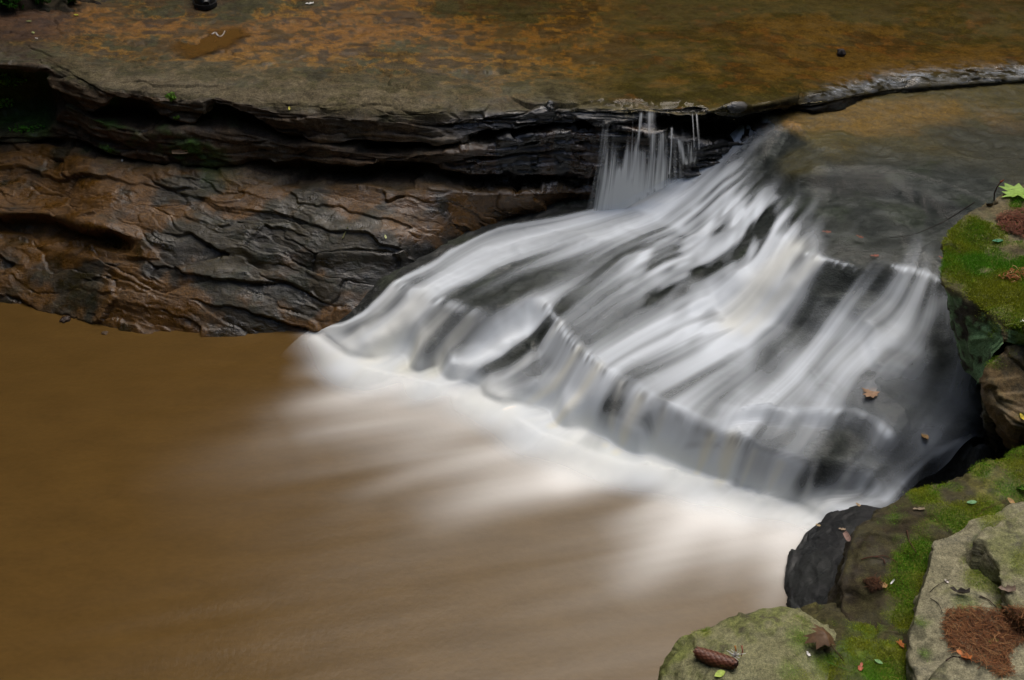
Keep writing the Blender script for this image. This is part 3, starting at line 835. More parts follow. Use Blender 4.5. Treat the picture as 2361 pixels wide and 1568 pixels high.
# ------------------------------------------------------------------ the pool
pxs = np.linspace(-4.6, 1.5, 560); pys = np.linspace(.3, 3.75, 330)
PX, PY = np.meshgrid(pxs, pys, indexing='ij')
PP = np.stack([PX, PY, 0 * PX], -1).reshape(-1, 3)
fd = at_z(600, 1250, 0) - at_z(1500, 1100, 0); fd = fd[:2] / np.linalg.norm(fd[:2])
pa = PP[:, 0] * fd[0] + PP[:, 1] * fd[1]; pc = -PP[:, 0] * fd[1] + PP[:, 1] * fd[0]
pk1 = vn(pc * 7 + .4 * vn(pa * 1.5, pc * 2, 3), pa * .8, 3); pk2 = vn(pc * 18, pa * 1.6, 6); pk3 = vn(pc * 45, pa * 3, 9)
PST = [
    ([(735, 778), (820, 842), (950, 884), (1080, 915), (1160, 944)], .045, 1.0, .95),
    ([(900, 880), (800, 915), (720, 935), (640, 965)], .075, 1.0, .10),
    ([(840, 850), (740, 855), (640, 860)], .05, .7, .0),
    ([(1010, 905), (900, 935), (780, 965), (660, 1010)], .06, .75, .0),
    ([(1180, 960), (1060, 985), (900, 1040)], .05, .6, .05),
    ([(1100, 930), (1190, 965), (1250, 1010), (1330, 1045)], .03, .75, .8),
    ([(1270, 1025), (1120, 1055), (960, 1090), (780, 1160)], .055, .68, .03),
    ([(1160, 940), (1255, 1006), (1330, 1042), (1400, 1070), (1500, 1090), (1600, 1114), (1750, 1160), (1870, 1188)], .030, .45, .5),
    ([(1400, 1080), (1290, 1110), (1150, 1140), (950, 1210)], .07, 1.0, .04),
    ([(1420, 1085), (1300, 1100)], .06, .9, .8),
    ([(1560, 1130), (1490, 1185), (1380, 1240)], .06, .75, .0),
    ([(1640, 1160), (1600, 1205), (1520, 1280), (1400, 1380)], .07, 1.0, .03),
    ([(1620, 1160), (1690, 1190)], .06, 1.0, .9),
    ([(1700, 1170), (1690, 1260), (1640, 1360)], .055, .6, .05),
    ([(1800, 1190), (1780, 1260), (1740, 1350)], .06, .7, .10),
    ([(1860, 1192), (1820, 1260), (1805, 1330), (1770, 1420)], .05, .9, .15),
    ([(1300, 1120), (1000, 1230), (500, 1400)], .30, .15, .0),
    ([(1260, 1050), (1100, 1110), (900, 1180)], .14, .38, .0), ([(1050, 930), (900, 980), (750, 1030)], .10, .35, .0),
    ([(900, 960), (600, 1060), (300, 1180)], .22, .14, .0),
    ([(1700, 1250), (1500, 1420), (1200, 1550)], .25, .16, .02),
]
pd = np.zeros(len(PP))
for pts, w, i0, i1 in PST:
    pts = np.array(pts, float); poly = at_z(pts[:, 0], pts[:, 1], 0.0)
    d, f = seg_dist(PP, poly)
    k = np.exp(-(d / (w * 1.3 * (1 + .2 * pk1))) ** 2) * (i0 + (i1 - i0) * f)
    pd = 1 - (1 - pd) * (1 - np.clip(k, 0, .99))
ppx = PW / 2 + PP[:, 0] / (PP[:, 1] * CP + CAM_Z * SP) * FPX
inw = (WAT > -.012).astype(float)
shore = np.clip(hq(smooth2(inw, 4, 3), PP[:, 0], PP[:, 1]) * 2.0, 0, 1) * sstep(690, 760, ppx) * sstep(2050, 1950, ppx)
lump_ = vn(PP[:, 0] * 5 + 3, PP[:, 1] * 5, 2) * .6 + vn(PP[:, 0] * 12, PP[:, 1] * 12, 5) * .4
pd = 1 - (1 - pd) * (1 - np.clip(.70 + .50 * lump_, .30, .97) * shore)
pfoam = np.clip(pd + 4 * pd * (1 - pd) * (.06 * pk1 + .045 * pk2 + .025 * pk3), 0, 1) ** 1.15
sky_grey = sstep(-1.2, .7, PP[:, 0] - .35 * PP[:, 1] + 1.0)  # painted sky reflection: pool colour greyer to the right and near side
pz = .008 * pfoam * (1 + .3 * pk1) + .0015 * pk2 + .001 * pk1
pool_v = np.stack([PP[:, 0], PP[:, 1], pz], -1)
pool = mesh_from('water', pool_v, facing(pool_v, grid_faces(560, 330), (0, 0, 1)), M['pool'], attrs={'foam': pfoam, 'sky_grey': sky_grey})
tag(pool, kind='structure')
# ------------------------------------------------------------------ thin water on the upper slab, bending over the lip
jc = np.where(px > 760)[0]; ir = np.where(rowf <= 8.8)[0]
UW = V[np.ix_(ir, jc)].copy()
for c in range(3): UW[..., c] = smooth2(UW[..., c], 4, 2)
uri, upu = ri[np.ix_(ir, jc)], pu[np.ix_(ir, jc)]
nw = net_normals(UW)
lipz = np.exp(-((uri - 6.0) / .55) ** 2)
rip = vn(UW[..., 0] * 20, UW[..., 1] * 16, 2) * .6 + vn(UW[..., 0] * 48, UW[..., 1] * 30, 5) * .4
UW += nw * (.009 + lipz * (.006 + .006 * sstep(1800, 1500, upu)) * rip + .0012 * fbm(UW[..., 0] * 5, UW[..., 1] * 12, 1, 3))[..., None]
edge = np.interp(uri, [0, 3.0, 4.0, 5.0, 6.0, 8.0], [880, 900, 1050, 1250, 1370, 1400])
urs = sstep(1790, 1900, upu)
ufilm = sstep(-120, 260, upu - edge + 60 * fbm(UW[..., 0] * 4, UW[..., 1] * 6, 7, 4))
rr = vn(UW[..., 0] * 22, UW[..., 1] * 60, 9) * .7 + vn(UW[..., 0] * 60, UW[..., 1] * 120, 4) * .6
ufoam = .24 * np.exp(-((uri - 7.0) / .9) ** 2) * sstep(1820, 1950, upu) * np.clip(.45 + 1.1 * rr, 0, 1.4)
ufoam = np.clip(ufoam, 0, .9) * ufilm
cutr = np.maximum(sstep(8.0, 7.4, uri), urs)
ufilm = ufilm * cutr
ufoam = ufoam * cutr
uwo = mesh_from('water', UW.reshape(-1, 3), facing(UW, grid_faces(len(ir), len(jc)), (0, -.3, 1)), M['upper'], attrs={'foam': ufoam.ravel(), 'film': ufilm.ravel()})
tag(uwo, kind='structure')

# thin strands falling from the lip
CU, CV = 300, 150
cpx = np.linspace(1375, 1618, CU)
ct_py = np.interp(cpx, px, lip) + 6
ct_y = np.interp(cpx, px, yl)
cb_px = np.interp(cpx, [1375, 1440, 1500, 1560, 1618], [1330, 1425, 1492, 1570, 1612])
cb_py = np.interp(cpx, [1375, 1440, 1500, 1560, 1618], [500, 490, 452, 412, 380])
top = at_y(cpx, ct_py, ct_y - .045); bot = at_y(cb_px, cb_py, ct_y - .14)
vv = np.linspace(0, 1, CV)[None, :, None]
CW = top[:, None] * (1 - vv) + bot[:, None] * vv
CW[..., 1] -= (.035 * np.sin(np.pi * np.clip(vv[..., 0] * 1.1, 0, 1)))
xx = cpx[:, None] * (1 - vv[..., 0]) + cb_px[:, None] * vv[..., 0]; yy = ct_py[:, None] * (1 - vv[..., 0]) + cb_py[:, None] * vv[..., 0]
cf = np.zeros(xx.shape); vst = .22 + .30 * vn(cpx[:, None] * .05 + 0 * yy, 0 * yy, 13) + .16 * vn(cpx[:, None] * .2 + 0 * yy, 0 * yy, 15)
for pts, w, i0, i1 in [([(1490, 290), (1470, 450)], 75, .10, .55), ([(1400, 300), (1392, 470)], 22, .05, .45), ([(1394, 296), (1382, 400)], 4, .3, .55), ([(1478, 262), (1466, 330), (1456, 400)], 3.5, .6, .7), ([(1504, 304), (1494, 440)], 4.5, .5, .8), ([(1525, 304), (1510, 432)], 5, .35, .6), ([(1547, 290), (1542, 398)], 1.8, .8, .8),
                       ([(1564, 318), (1580, 372)], 5, .6, .7), ([(1596, 262), (1598, 330)], 1.6, .55, .6), ([(1606, 262), (1609, 335)], 1.6, .5, .55), ([(1420, 375), (1418, 470)], 32, .25, .9), ([(1390, 395), (1380, 475)], 16, .55, .8), ([(1426, 385), (1412, 475)], 8, .7, .9), ([(1440, 350), (1425, 475)], 24, .35, .97), ([(1470, 400), (1450, 470)], 22, .3, .9), ([(1530, 370), (1520, 430)], 14, .25, .8), ([(1478, 345), (1474, 450)], 10, .45, .75),
                       ([(1445, 300), (1440, 345)], 14, .22, .3), ([(1465, 345), (1450, 430)], 18, .2, .5), ([(1500, 262), (1496, 300)], 7, .45, .15), ([(1510, 360), (1500, 440)], 14, .2, .4), ([(1590, 330), (1596, 368)], 8, .4, .6), ([(1410, 330), (1395, 400)], 12, .12, .3)]:
    P_ = np.stack([xx.ravel(), yy.ravel(), 0 * xx.ravel()], -1)
    d, f = seg_dist(P_, np.array([(a, b, 0) for a, b in pts], float))
    k = (np.exp(-(d / w) ** 2) * (i0 + (i1 - i0) * f)).reshape(xx.shape)
    if w > 12: k = k * sstep(0, .30, vv[..., 0] - vst)
    cf = 1 - (1 - cf) * (1 - np.clip(k, 0, .97))
cstr = vn(cpx[:, None] * .22 + 0 * yy, yy * .006, 3) * .5 + vn(cpx[:, None] * .55 + 0 * yy, yy * .01, 7) * .5
cf = np.clip(cf + 4 * cf * (1 - cf) * .62 * cstr + .14 * cf, 0, 1) * sstep(0, .05, vv[..., 0]) * sstep(0, .22, (cpx[:, None] - 1375) / 243 + .06 * cstr) * sstep(1, .97, (cpx[:, None] - 1375) / 243)
cur = mesh_from('water', CW.reshape(-1, 3), facing(CW, grid_faces(CU, CV), (0, -1, .2)), M['curtain'], attrs={'foam': cf.ravel(), 'film': np.clip(cf.ravel() * .6, 0, 1)})
tag(cur, kind='structure')

# ------------------------------------------------------------------ boulders of the near bank
def lin(r, g, b):
    f = lambda v: ((v / 255 + .055) / 1.055) ** 2.4 if v > 10 else v / 255 / 12.92
    return np.array([f(r), f(g), f(b)], np.float32)

def moss_material():
    t = NT('moss_green')
    c = t.attr('tint', 'Color')
    s = t.bsdf(c, 0.8, Specular_IOR_Level=0.15)
    tl = t.n('ShaderNodeBsdfTranslucent'); t.l(c, tl.inputs[0])
    m = t.n('ShaderNodeMixShader'); m.inputs[0].default_value = .25; t.l(s, m.inputs[1]); t.l(tl.outputs[0], m.inputs[2])
    return t.finish(m.outputs[0])
M['moss'] = moss_material()

ROCKS = []
def resample_closed(A, n):
    A = np.asarray(A, float); K = len(A)
    seg = np.linalg.norm(np.roll(A, -1, 0)[:, :3] - A[:, :3], axis=1); cum = np.concatenate([[0], np.cumsum(seg)])
    s_ = np.linspace(0, cum[-1], n, endpoint=False)
    AA = np.concatenate([A, A[:1]])
    out = np.stack([np.interp(s_, cum, AA[:, c]) for c in range(A.shape[1])], -1)
    ker = np.array([1, 2, 3, 2, 1.]) / 9
    for _ in range(2):
        for c in range(A.shape[1]):
            out[:, c] = np.convolve(np.concatenate([out[-2:, c], out[:, c], out[:2, c]]), ker, 'valid')
    return out

def boulder(name, outline, label, colfn, dome=.03, edge=.02, zbase=-.1, base=None, rough=.012, seed=0, moss=None, wet=.1, nblade=0, flare=.03, cat='boulder', nth=300, blade=.0055):
    """outline: (photo column, photo row, height) round the top; sides drop to zbase or to the given base points"""
    W = np.array([at_z(a, b, z) for a, b, z in outline])
    if base is None:
        c = W.mean(0)
        B = W.copy(); B[:, :2] = c[:2] + (W[:, :2] - c[:2]) * (1 + flare); B[:, 2] = zbase
    else:
        B = np.array([at_z(*b) if b is not None else (w[0], w[1], zbase) for b, w in zip(base, W)])
    if np.cross(W[1] - W[0], W[2] - W[1])[2] < 0:
        pass
    RW = resample_closed(np.concatenate([W, B], 1), nth)
    O, B = RW[:, :3], RW[:, 3:]
    ar = 0.5 * np.sum(O[:, 0] * np.roll(O[:, 1], -1) - np.roll(O[:, 0], -1) * O[:, 1])
    if ar < 0: O, B = O[::-1], B[::-1]
    c = O.mean(0)
    rings = []; rk = []
    for r in np.linspace(0.0002, 1, 46) ** .8:
        P = c + (O - c) * r
        P[:, 2] = O[:, 2] * r + (c[2] + dome) * (1 - r) + dome * (1 - r) * r * 1.2
        rings.append(P); rk.append(r * .9)
    h = (O - c); h[:, 2] = 0; h /= np.linalg.norm(h, axis=1, keepdims=True) + 1e-9
    for ph in np.linspace(.2, 1, 6) * math.pi / 2:
        P = O + h * (edge * math.sin(ph)); P[:, 2] = O[:, 2] - edge * (1 - math.cos(ph)); rings.append(P); rk.append(.9 + .1 * ph)
    P0 = rings[-1].copy()
    for f in np.linspace(.04, 1, 40):
        rings.append(P0 * (1 - f) + (B + h * edge) * f); rk.append(1.1 + f)
    G = np.array(rings); K = len(rings)
    Vv = G.reshape(-1, 3)
    fi = np.arange(K * nth).reshape(K, nth)
    Fq = np.stack([fi[:-1], np.roll(fi[:-1], -1, 1), np.roll(fi[1:], -1, 1), fi[1:]], -1).reshape(-1, 4)[:, ::-1]
    # normals
    dth = np.roll(G, -1, 1) - np.roll(G, 1, 1); dr = np.gradient(G, axis=0)
    n = np.cross(dr, dth); n /= np.linalg.norm(n, axis=-1, keepdims=True) + 1e-12
    n = n.reshape(-1, 3)
    if n[nth * 10:nth * 20, 2].mean() < 0: n = -n
    x, y, z = Vv.T + seed * 3.1
    rkf = np.repeat(rk, nth)
    d = rough * 1.6 * fbm(x * 3.2, y * 3.2, z * 3.2, 4) + rough * .55 * fbm(x * 13, y * 13, z * 13, 4)
    q = fbm(x * 3, y * 3, z * 6, 3) * 2.4
    d += rough * .7 * (terr(q, .12) - q)
    wx, wy, wz = x + .02 * fbm(x * 9, y * 9, z * 9, 3), y + .02 * fbm(x * 9 + 5, y * 9, z * 9, 3), z
    sidek = sstep(.8, 1.0, rkf)
    ha, ta, ea = worley(wx / .16 + wz / .20, wy / .13 - wz / .17, 3)
    hb_, tb_2, eb_ = worley(wx / .055 + wz / .06, wy / .05 - wz / .06, 20)
    d += rough * ((.35 + .6 * sidek) * ha + (.5 + .9 * sidek) * ta + (.12 + .25 * sidek) * hb_ + (.25 + .35 * sidek) * tb_2)
    d -= rough * .5 * sstep(.06, 0, ea) * sstep(.1, .4, fbm(x * 5, y * 5, z * 5, 2))
    d *= np.clip(rkf * 3, .15, 1)
    Vv = Vv + n * d[:, None]
    col = np.zeros((len(Vv), 3), np.float32)
    up = n[:, 2]
    col, wt = colfn(Vv, x, y, z, up, rkf)
    mm = np.zeros(len(Vv))
    if moss:
        amt, spots = moss
        mm = sstep(.0, .5, fbm(x * 6, y * 6, z * 6, 4) + amt)
        for a, b, zz, rad, k in spots:
            p = at_z(a, b, zz); dd = np.linalg.norm((Vv - p), axis=1)
            mm = np.maximum(mm, k * sstep(rad * 1.35, rad * .35, dd + rad * 1.15 * fbm(x * 9, y * 9, z * 9, 4)))
        mm *= sstep(-.15, .35, up)
        gcol = lerp(np.zeros_like(col) + C3(.120, .140, .014), C3(.070, .140, .011), sstep(-.2, .4, fbm(x * 9, y * 9, z * 9, 3)))
        col = lerp(col, gcol, mm * .85)
    root = empty(name, tuple(c[:2]) + (float(np.min(B[:, 2])),))
    tag(root, label, cat)
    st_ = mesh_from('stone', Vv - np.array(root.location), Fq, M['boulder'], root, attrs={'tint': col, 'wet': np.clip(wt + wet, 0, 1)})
    st_.parent = root
    ROCKS.append((Vv, Fq))
    if nblade:
        rg = np.random.default_rng(seed + 5)
        vis = mm * (rkf > .05) * (rkf < 1.7)
        area = np.linalg.norm(np.cross(dr.reshape(-1, 3), dth.reshape(-1, 3)), axis=1)
        p = vis ** 1.5 * area; p /= p.sum()
        idx = rg.choice(len(Vv), nblade, p=p)
        j = rg.normal(0, .004, (nblade, 3))
        b0 = Vv[idx] + j * np.array([1, 1, 0]) - n[idx] * .001
        t1 = np.cross(n[idx], rg.normal(0, 1, (nblade, 3))); t1 /= np.linalg.norm(t1, axis=1, keepdims=True)
        dirn = n[idx] + rg.normal(0, .55, (nblade, 3)); dirn /= np.linalg.norm(dirn, axis=1, keepdims=True)
        L = rg.uniform(.5, 1.3, nblade)[:, None] * blade * (.5 + .6 * mm[idx][:, None]); w = blade * .14
        BV = np.stack([b0 - t1 * w, b0 + t1 * w, b0 + dirn * L], 1).reshape(-1, 3)
        g = rg.random(nblade)[:, None]; h_ = (fbm(b0[:, 0] * 8, b0[:, 1] * 8, b0[:, 2] * 8, 2)[:, None] + rg.normal(0, .25, (nblade, 1)))
        bc = np.array([.27, .30, .022]) * (1 - np.clip(h_ + .5, 0, 1)) + np.array([.110, .290, .018]) * np.clip(h_ + .5, 0, 1)
        bc = bc * (.6 + .8 * g)
        mo_ = mesh_from('moss', BV - np.array(root.location), np.arange(nblade * 3).reshape(-1, 3), M['moss'], root, smooth=False, attrs={'tint': np.repeat(bc, 3, 0)})
        mo_['kind'] = 'stuff'
    return root

def lichen(base, alt, dark, k=0.0, darkk=0.0):
    def f(Vv, x, y, z, up, rk):
        a, b, c_ = fbm(x * 3, y * 3, z * 3, 4), fbm(x * 12, y * 12, z * 12, 4), fbm(x * 40, y * 40, z * 40, 3)
        col = np.zeros((len(Vv), 3), np.float32) + base
        col = lerp(col, alt, sstep(-.1 - k, .5 - k, a * .6 + b * .6 + c_ * .3))
        col = lerp(col, dark, sstep(.05 - darkk, .55 - darkk, b * .7 - a * .5 + c_ * .45))
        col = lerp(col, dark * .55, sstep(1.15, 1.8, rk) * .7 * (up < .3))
        return col, np.zeros(len(Vv))
    return f
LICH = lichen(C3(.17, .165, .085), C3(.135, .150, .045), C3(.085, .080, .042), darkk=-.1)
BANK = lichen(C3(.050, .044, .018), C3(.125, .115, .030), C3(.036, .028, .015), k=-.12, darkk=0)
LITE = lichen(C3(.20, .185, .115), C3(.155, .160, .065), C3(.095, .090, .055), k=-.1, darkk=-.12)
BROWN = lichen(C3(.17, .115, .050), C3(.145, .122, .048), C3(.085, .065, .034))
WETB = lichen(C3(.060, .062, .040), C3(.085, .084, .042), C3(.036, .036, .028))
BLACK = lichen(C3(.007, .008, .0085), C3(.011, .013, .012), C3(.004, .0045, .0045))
def block_col(Vv, x, y, z, up, rk):
    col, w_ = lichen(C3(.13, .105, .055), C3(.10, .095, .045), C3(.07, .055, .03))(Vv, x, y, z, up, rk)
    b, c_ = fbm(x * 7, y * 7, z * 4, 4), fbm(x * 45, y * 45, z * 30, 3)
    g = lerp(np.zeros_like(col) + C3(.165, .290, .135), C3(.095, .165, .070), sstep(-.1, .5, b))
    g = lerp(g, C3(.035, .030, .018), sstep(.25, .55, c_ + .4 * b))
    col = lerp(col, g, sstep(1.12, 1.22, rk + .1 * b) * (up < .6))
    return col, w_

boulder('boulder', [(2190, 640, .74), (2258, 688, .74), (2322, 733, .73), (2430, 790, .72), (2700, 820, .72), (2760, 640, .76), (2720, 440, .80), (2480, 414, .815), (2361, 424, .81), (2300, 446, .81), (2245, 486, .80), (2204, 524, .78), (2186, 575, .76)],
        'mossy block with a pale green lichen face standing over the fall', block_col, dome=.02, edge=.018, zbase=.25,
        base=[(2224, 834, .485), (2264, 893, .475), (2318, 772, .70), (2430, 840, .55), (2700, 880, .5), None, None, None, None, (2420, 720, .3), (2380, 740, .3), (2330, 780, .3), (2255, 815, .38)],
        rough=.010, seed=1, moss=(-.55, [(2240, 575, .77, .13, 1), (2215, 620, .75, .09, 1), (2330, 665, .75, .12, 1), (2361, 640, .76, .12, 1), (2300, 690, .74, .06, .9)]), nblade=60000, blade=.008)
boulder('boulder', [(2286, 850, .60), (2302, 818, .635), (2345, 792, .655), (2430, 780, .66), (2700, 790, .66), (2700, 1010, .50), (2420, 985, .50), (2350, 968, .51), (2318, 930, .53), (2296, 890, .565)],
        'brown bare rock tucked under the mossy block at the right edge', BROWN, dome=.02, edge=.02, zbase=.1, rough=.012, seed=2, moss=(-.5, [(2355, 800, .53, .07, .9)]), nblade=6000, wet=.35, blade=.008,
        base=[(2330, 930, .2), (2340, 900, .2), (2380, 880, .2), (2430, 880, .2), (2700, 900, .2), (2700, 1100, .15), (2420, 1090, .1), (2370, 1080, .1), (2345, 1060, .15), (2330, 1000, .2)])
boulder('boulder', [(2263, 905, .475), (2280, 876, .52), (2306, 866, .53), (2322, 890, .50), (2328, 925, .455), (2318, 950, .43), (2290, 955, .425), (2270, 940, .44)],
        'narrow dark wet stone with small glints, upright beside the fall', WETB, dome=.01, edge=.008, zbase=.15, base=[(2276, 985, .36), (2290, 960, .36), (2310, 960, .36), (2332, 980, .33), (2336, 1010, .30), (2325, 1050, .22), (2302, 1055, .22), (2286, 1035, .25)],
        rough=.008, seed=3, wet=.95, nth=180)
boulder('boulder', [(1951, 1400, .34), (1952, 1345, .36), (1966, 1285, .38), (1985, 1232, .39), (2012, 1192, .41), (2080, 1160, .42), (2150, 1132, .43), (2240, 1098, .44), (2290, 1072, .45), (2361, 1040, .46), (2500, 1010, .47), (2720, 1050, .50), (2760, 1300, .50), (2740, 1600, .46), (2400, 1700, .42), (2150, 1640, .38), (2040, 1500, .35)],
        'long dark mossy bank rock that carries the paler slabs', BANK, dome=.015, edge=.022, zbase=-.2, rough=.012, seed=4,
        moss=(-.62, [(2060, 1168, .42, .05, 1), (2130, 1142, .43, .05, 1), (2200, 1112, .44, .045, 1), (2260, 1088, .45, .04, .8), (2240, 1195, .45, .06, .9), (2290, 1175, .46, .06, .9), (2120, 1270, .42, .06, 1), (2100, 1340, .41, .06, .9), (2085, 1420, .40, .06, 1), (2330, 1130, .46, .07, .6), (2180, 1180, .45, .05, .5), (2361, 1060, .46, .06, .8)]), nblade=60000, nth=420)
boulder('boulder', [(1540, 1600, .33), (1556, 1530, .345), (1590, 1478, .35), (1640, 1452, .355), (1700, 1436, .36), (1752, 1419, .36), (1800, 1414, .36), (1850, 1428, .355), (1905, 1455, .35), (1935, 1510, .35), (1945, 1580, .35), (1930, 1680, .34), (1750, 1760, .33), (1590, 1720, .33)],
        'rounded yellow-green boulder in the near corner under the spruce cone', LICH, dome=.05, edge=.035, zbase=-.3, rough=.010, seed=5, moss=(-.75, [(1850, 1470, .39, .05, .75), (1905, 1530, .37, .06, .8), (1830, 1560, .38, .06, .5), (1590, 1600, .36, .06, .4)]), nblade=14000, blade=.004)
boulder('boulder', [(1800, 1412, .30), (1860, 1402, .305), (1945, 1392, .31), (2020, 1400, .33), (2110, 1440, .36), (2130, 1520, .37), (2130, 1640, .37), (2000, 1720, .36), (1880, 1640, .335), (1840, 1500, .32)],
        'low bright mossy saddle of stone between the cone boulder and the pale slab', BANK, dome=.035, edge=.02, zbase=-.3, rough=.014, seed=6, moss=(.02, [(1990, 1440, .36, .08, 1), (1970, 1500, .37, .09, 1), (2060, 1500, .38, .07, .9), (1870, 1410, .32, .04, 1), (2030, 1560, .38, .07, .9)]), nblade=52000)
boulder('boulder', [(2158, 1240, .47), (2205, 1226, .475), (2245, 1208, .48), (2300, 1190, .48), (2400, 1160, .49), (2720, 1180, .5), (2740, 1500, .47), (2500, 1660, .45), (2160, 1700, .43), (2128, 1600, .435), (2112, 1530, .44), (2108, 1460, .445), (2116, 1390, .455), (2135, 1335, .46), (2152, 1285, .465)],
        'broad pale grey-green slab with a bed of brown needles on it', LITE, dome=.012, edge=.014, zbase=.2, rough=.008, seed=7, moss=(-.8, [(2130, 1500, .45, .03, .9), (2120, 1430, .45, .03, .9), (2300, 1330, .48, .06, .8), (2335, 1400, .48, .05, .8), (2290, 1230, .48, .06, .8)]), nblade=10000, nth=380, blade=.005)
boulder('boulder', [(2274, 1262, .52), (2290, 1226, .525), (2361, 1176, .53), (2500, 1160, .54), (2720, 1250, .54), (2700, 1420, .53), (2480, 1450, .52), (2361, 1420, .515), (2335, 1372, .515), (2308, 1310, .52)],
        'pale stone with a sharp ridge resting on the slab at the right edge', LITE, dome=.02, edge=.016, zbase=.40, rough=.009, seed=8, moss=(-.7, [(2361, 1290, .54, .05, .5)]), nblade=3000, blade=.005)
boulder('boulder', [(2160, 1600, .475), (2170, 1560, .485), (2192, 1532, .487), (2240, 1530, .487), (2300, 1545, .487), (2345, 1575, .485), (2400, 1640, .475), (2300, 1720, .46), (2180, 1700, .46)],
        'small pale stone at the bottom edge below the needle bed', LITE, dome=.012, edge=.012, zbase=.40, rough=.006, seed=9)
boulder('boulder', [(1828, 1405, .035), (1824, 1340, .03), (1838, 1275, .03), (1866, 1228, .035), (1915, 1192, .06), (1990, 1172, .085), (2040, 1176, .095), (2040, 1260, .12), (2000, 1330, .12), (1985, 1400, .12), (1900, 1430, .08)],
        'black wet rock between the white water and the mossy bank', BLACK, dome=.03, edge=.015, zbase=-.3, rough=.006, seed=10, wet=.4, flare=.05)

# ------------------------------------------------------------------ dark earth bank and added unseen wood round the stream
soil = lichen(C3(.035, .024, .014), C3(.028, .026, .012), C3(.015, .011, .007))
bank_root = boulder('bank', [(-420, 80, .79), (-100, 66, .785), (20, 52, .785), (120, 40, .785), (190, 22, .785), (236, 12, .785), (262, -40, .79), (200, -160, .82), (-200, -230, .85), (-700, -160, .84)],
        'dark bank', soil, dome=.35, edge=.05, zbase=.55, rough=.05, seed=12)
for k_ in ('label', 'category'): del bank_root[k_]
bank_root['kind'] = 'structure'

def simple(name, col, rough=.7, spec=.3, trans=0.0, var=0.0, scale=60):
    t = NT(name)
    c = tuple(col) + (1,)
    if var:
        n = t.noise(scale, 4, .6); c = t.mix(1.0, c, t.remap(n, .3, .7, 1 - var, 1 + var), 'MULTIPLY')
    s = t.bsdf(c, rough, Specular_IOR_Level=spec)
    if trans:
        tl = t.n('ShaderNodeBsdfTranslucent'); t.set(tl.inputs[0], c)
        m = t.n('ShaderNodeMixShader'); m.inputs[0].default_value = trans; t.l(s, m.inputs[1]); t.l(tl.outputs[0], m.inputs[2]); s = m.outputs[0]
    return t.finish(s)
M['foliage'] = M['moss']

def leaf_cloud(cent, size, rg, cols):
    """small leaf blades (two triangles each) at the given centres"""
    n = len(cent)
    d = rg.normal(0, 1, (n, 3)); d /= np.linalg.norm(d, axis=1, keepdims=True)
    e = np.cross(d, rg.normal(0, 1, (n, 3))); e /= np.linalg.norm(e, axis=1, keepdims=True)
    s_ = (size * rg.uniform(.6, 1.3, n))[:, None]
    Vv = np.stack([cent - d * s_, cent + e * s_ * .45, cent + d * s_, cent - e * s_ * .45], 1).reshape(-1, 3)
    return Vv, np.arange(n * 4).reshape(-1, 4), np.repeat(cols, 4, 0)

# unseen wood added to block low sky and darken reflections: one mass of leaves
rg = np.random.default_rng(4)
n = 100000
th = rg.uniform(0, 2 * math.pi, n)
rad = 9.5 + rg.gamma(2.0, 1.0, n)
hmax = 11.5 + 3.0 * vn(th * 6, 0 * th, 2) + 2.0 * vn(th * 17, 0 * th, 5)
hz = .6 + rg.random(n) * hmax
cent = np.stack([rad * np.sin(th), 1.5 + rad * np.cos(th), hz], -1)
g = rg.random((n, 1))
cols = np.array([.035, .060, .012]) * (1 - g) + np.array([.055, .085, .018]) * g
Vv, Ff, Cc = leaf_cloud(cent, .48, rg, cols)
n2b = 16000  # overhead leaves added on the left and behind the camera for shade
cl_ = np.stack([rg.uniform(-8, -2.3, n2b), rg.uniform(-1, 8, n2b), 4.6 + 3.2 * rg.random(n2b)], -1)
cb_ = np.stack([rg.uniform(-7, 7, n2b), rg.uniform(-8, -2.2, n2b), 4.2 + 3.6 * rg.random(n2b)], -1)
c2 = np.concatenate([cl_, cb_]); c2 = c2[fbm(c2[:, 0] * .5, c2[:, 1] * .5, c2[:, 2] * .5, 3) > -.18]
g2b = rg.random((len(c2), 1))
V2, F2, C2 = leaf_cloud(c2, .20, rg, np.array([.035, .060, .012]) * (1 - g2b) + np.array([.055, .085, .018]) * g2b)
Ff = np.concatenate([Ff, F2 + len(Vv)]); Vv = np.concatenate([Vv, V2]); Cc = np.concatenate([Cc, C2])
shade_wood = mesh_from('shade_forest', Vv, Ff, M['foliage'], smooth=False, attrs={'tint': Cc})
tag(shade_wood, 'unseen dark green wood added round the stream to shade it and block low sky', 'shade_wood', kind='stuff')
gr = []
for k in range(97):
    a = 2 * math.pi * k / 96
    gr.append([(r_ * math.sin(a), 1.5 + r_ * math.cos(a), zz) for r_, zz in ((6.5, -.7), (8.0, .7), (12, 1.6), (30, 4), (90, 8))])
gr = np.array(gr)
gv = gr.reshape(-1, 3); gn = len(gv)
ground = mesh_from('ground', gv, grid_faces(97, 5), M['boulder'], attrs={'tint': np.zeros((gn, 3)) + C3(.05, .042, .022), 'wet': np.zeros(gn)})
tag(ground, kind='structure')
floor_ = mesh_from('pool_floor', [(-9, -6, -.75), (9, -6, -.75), (9, 9, -.75), (-9, 9, -.75)], np.array([[0, 1, 2, 3]]), M['boulder'], attrs={'tint': np.zeros((4, 3)) + C3(.06, .04, .02), 'wet': np.zeros(4)})
tag(floor_, kind='structure')
# ------------------------------------------------------------------ SMALL THINGS, dropped on the stone they lie on
from mathutils.bvhtree import BVHTree
_allV = [V.reshape(-1, 3), np.stack([GX, GY, BED], -1).reshape(-1, 3)]
_allF = [grid_faces(NV, NU), grid_faces(len(gx), len(gy))]
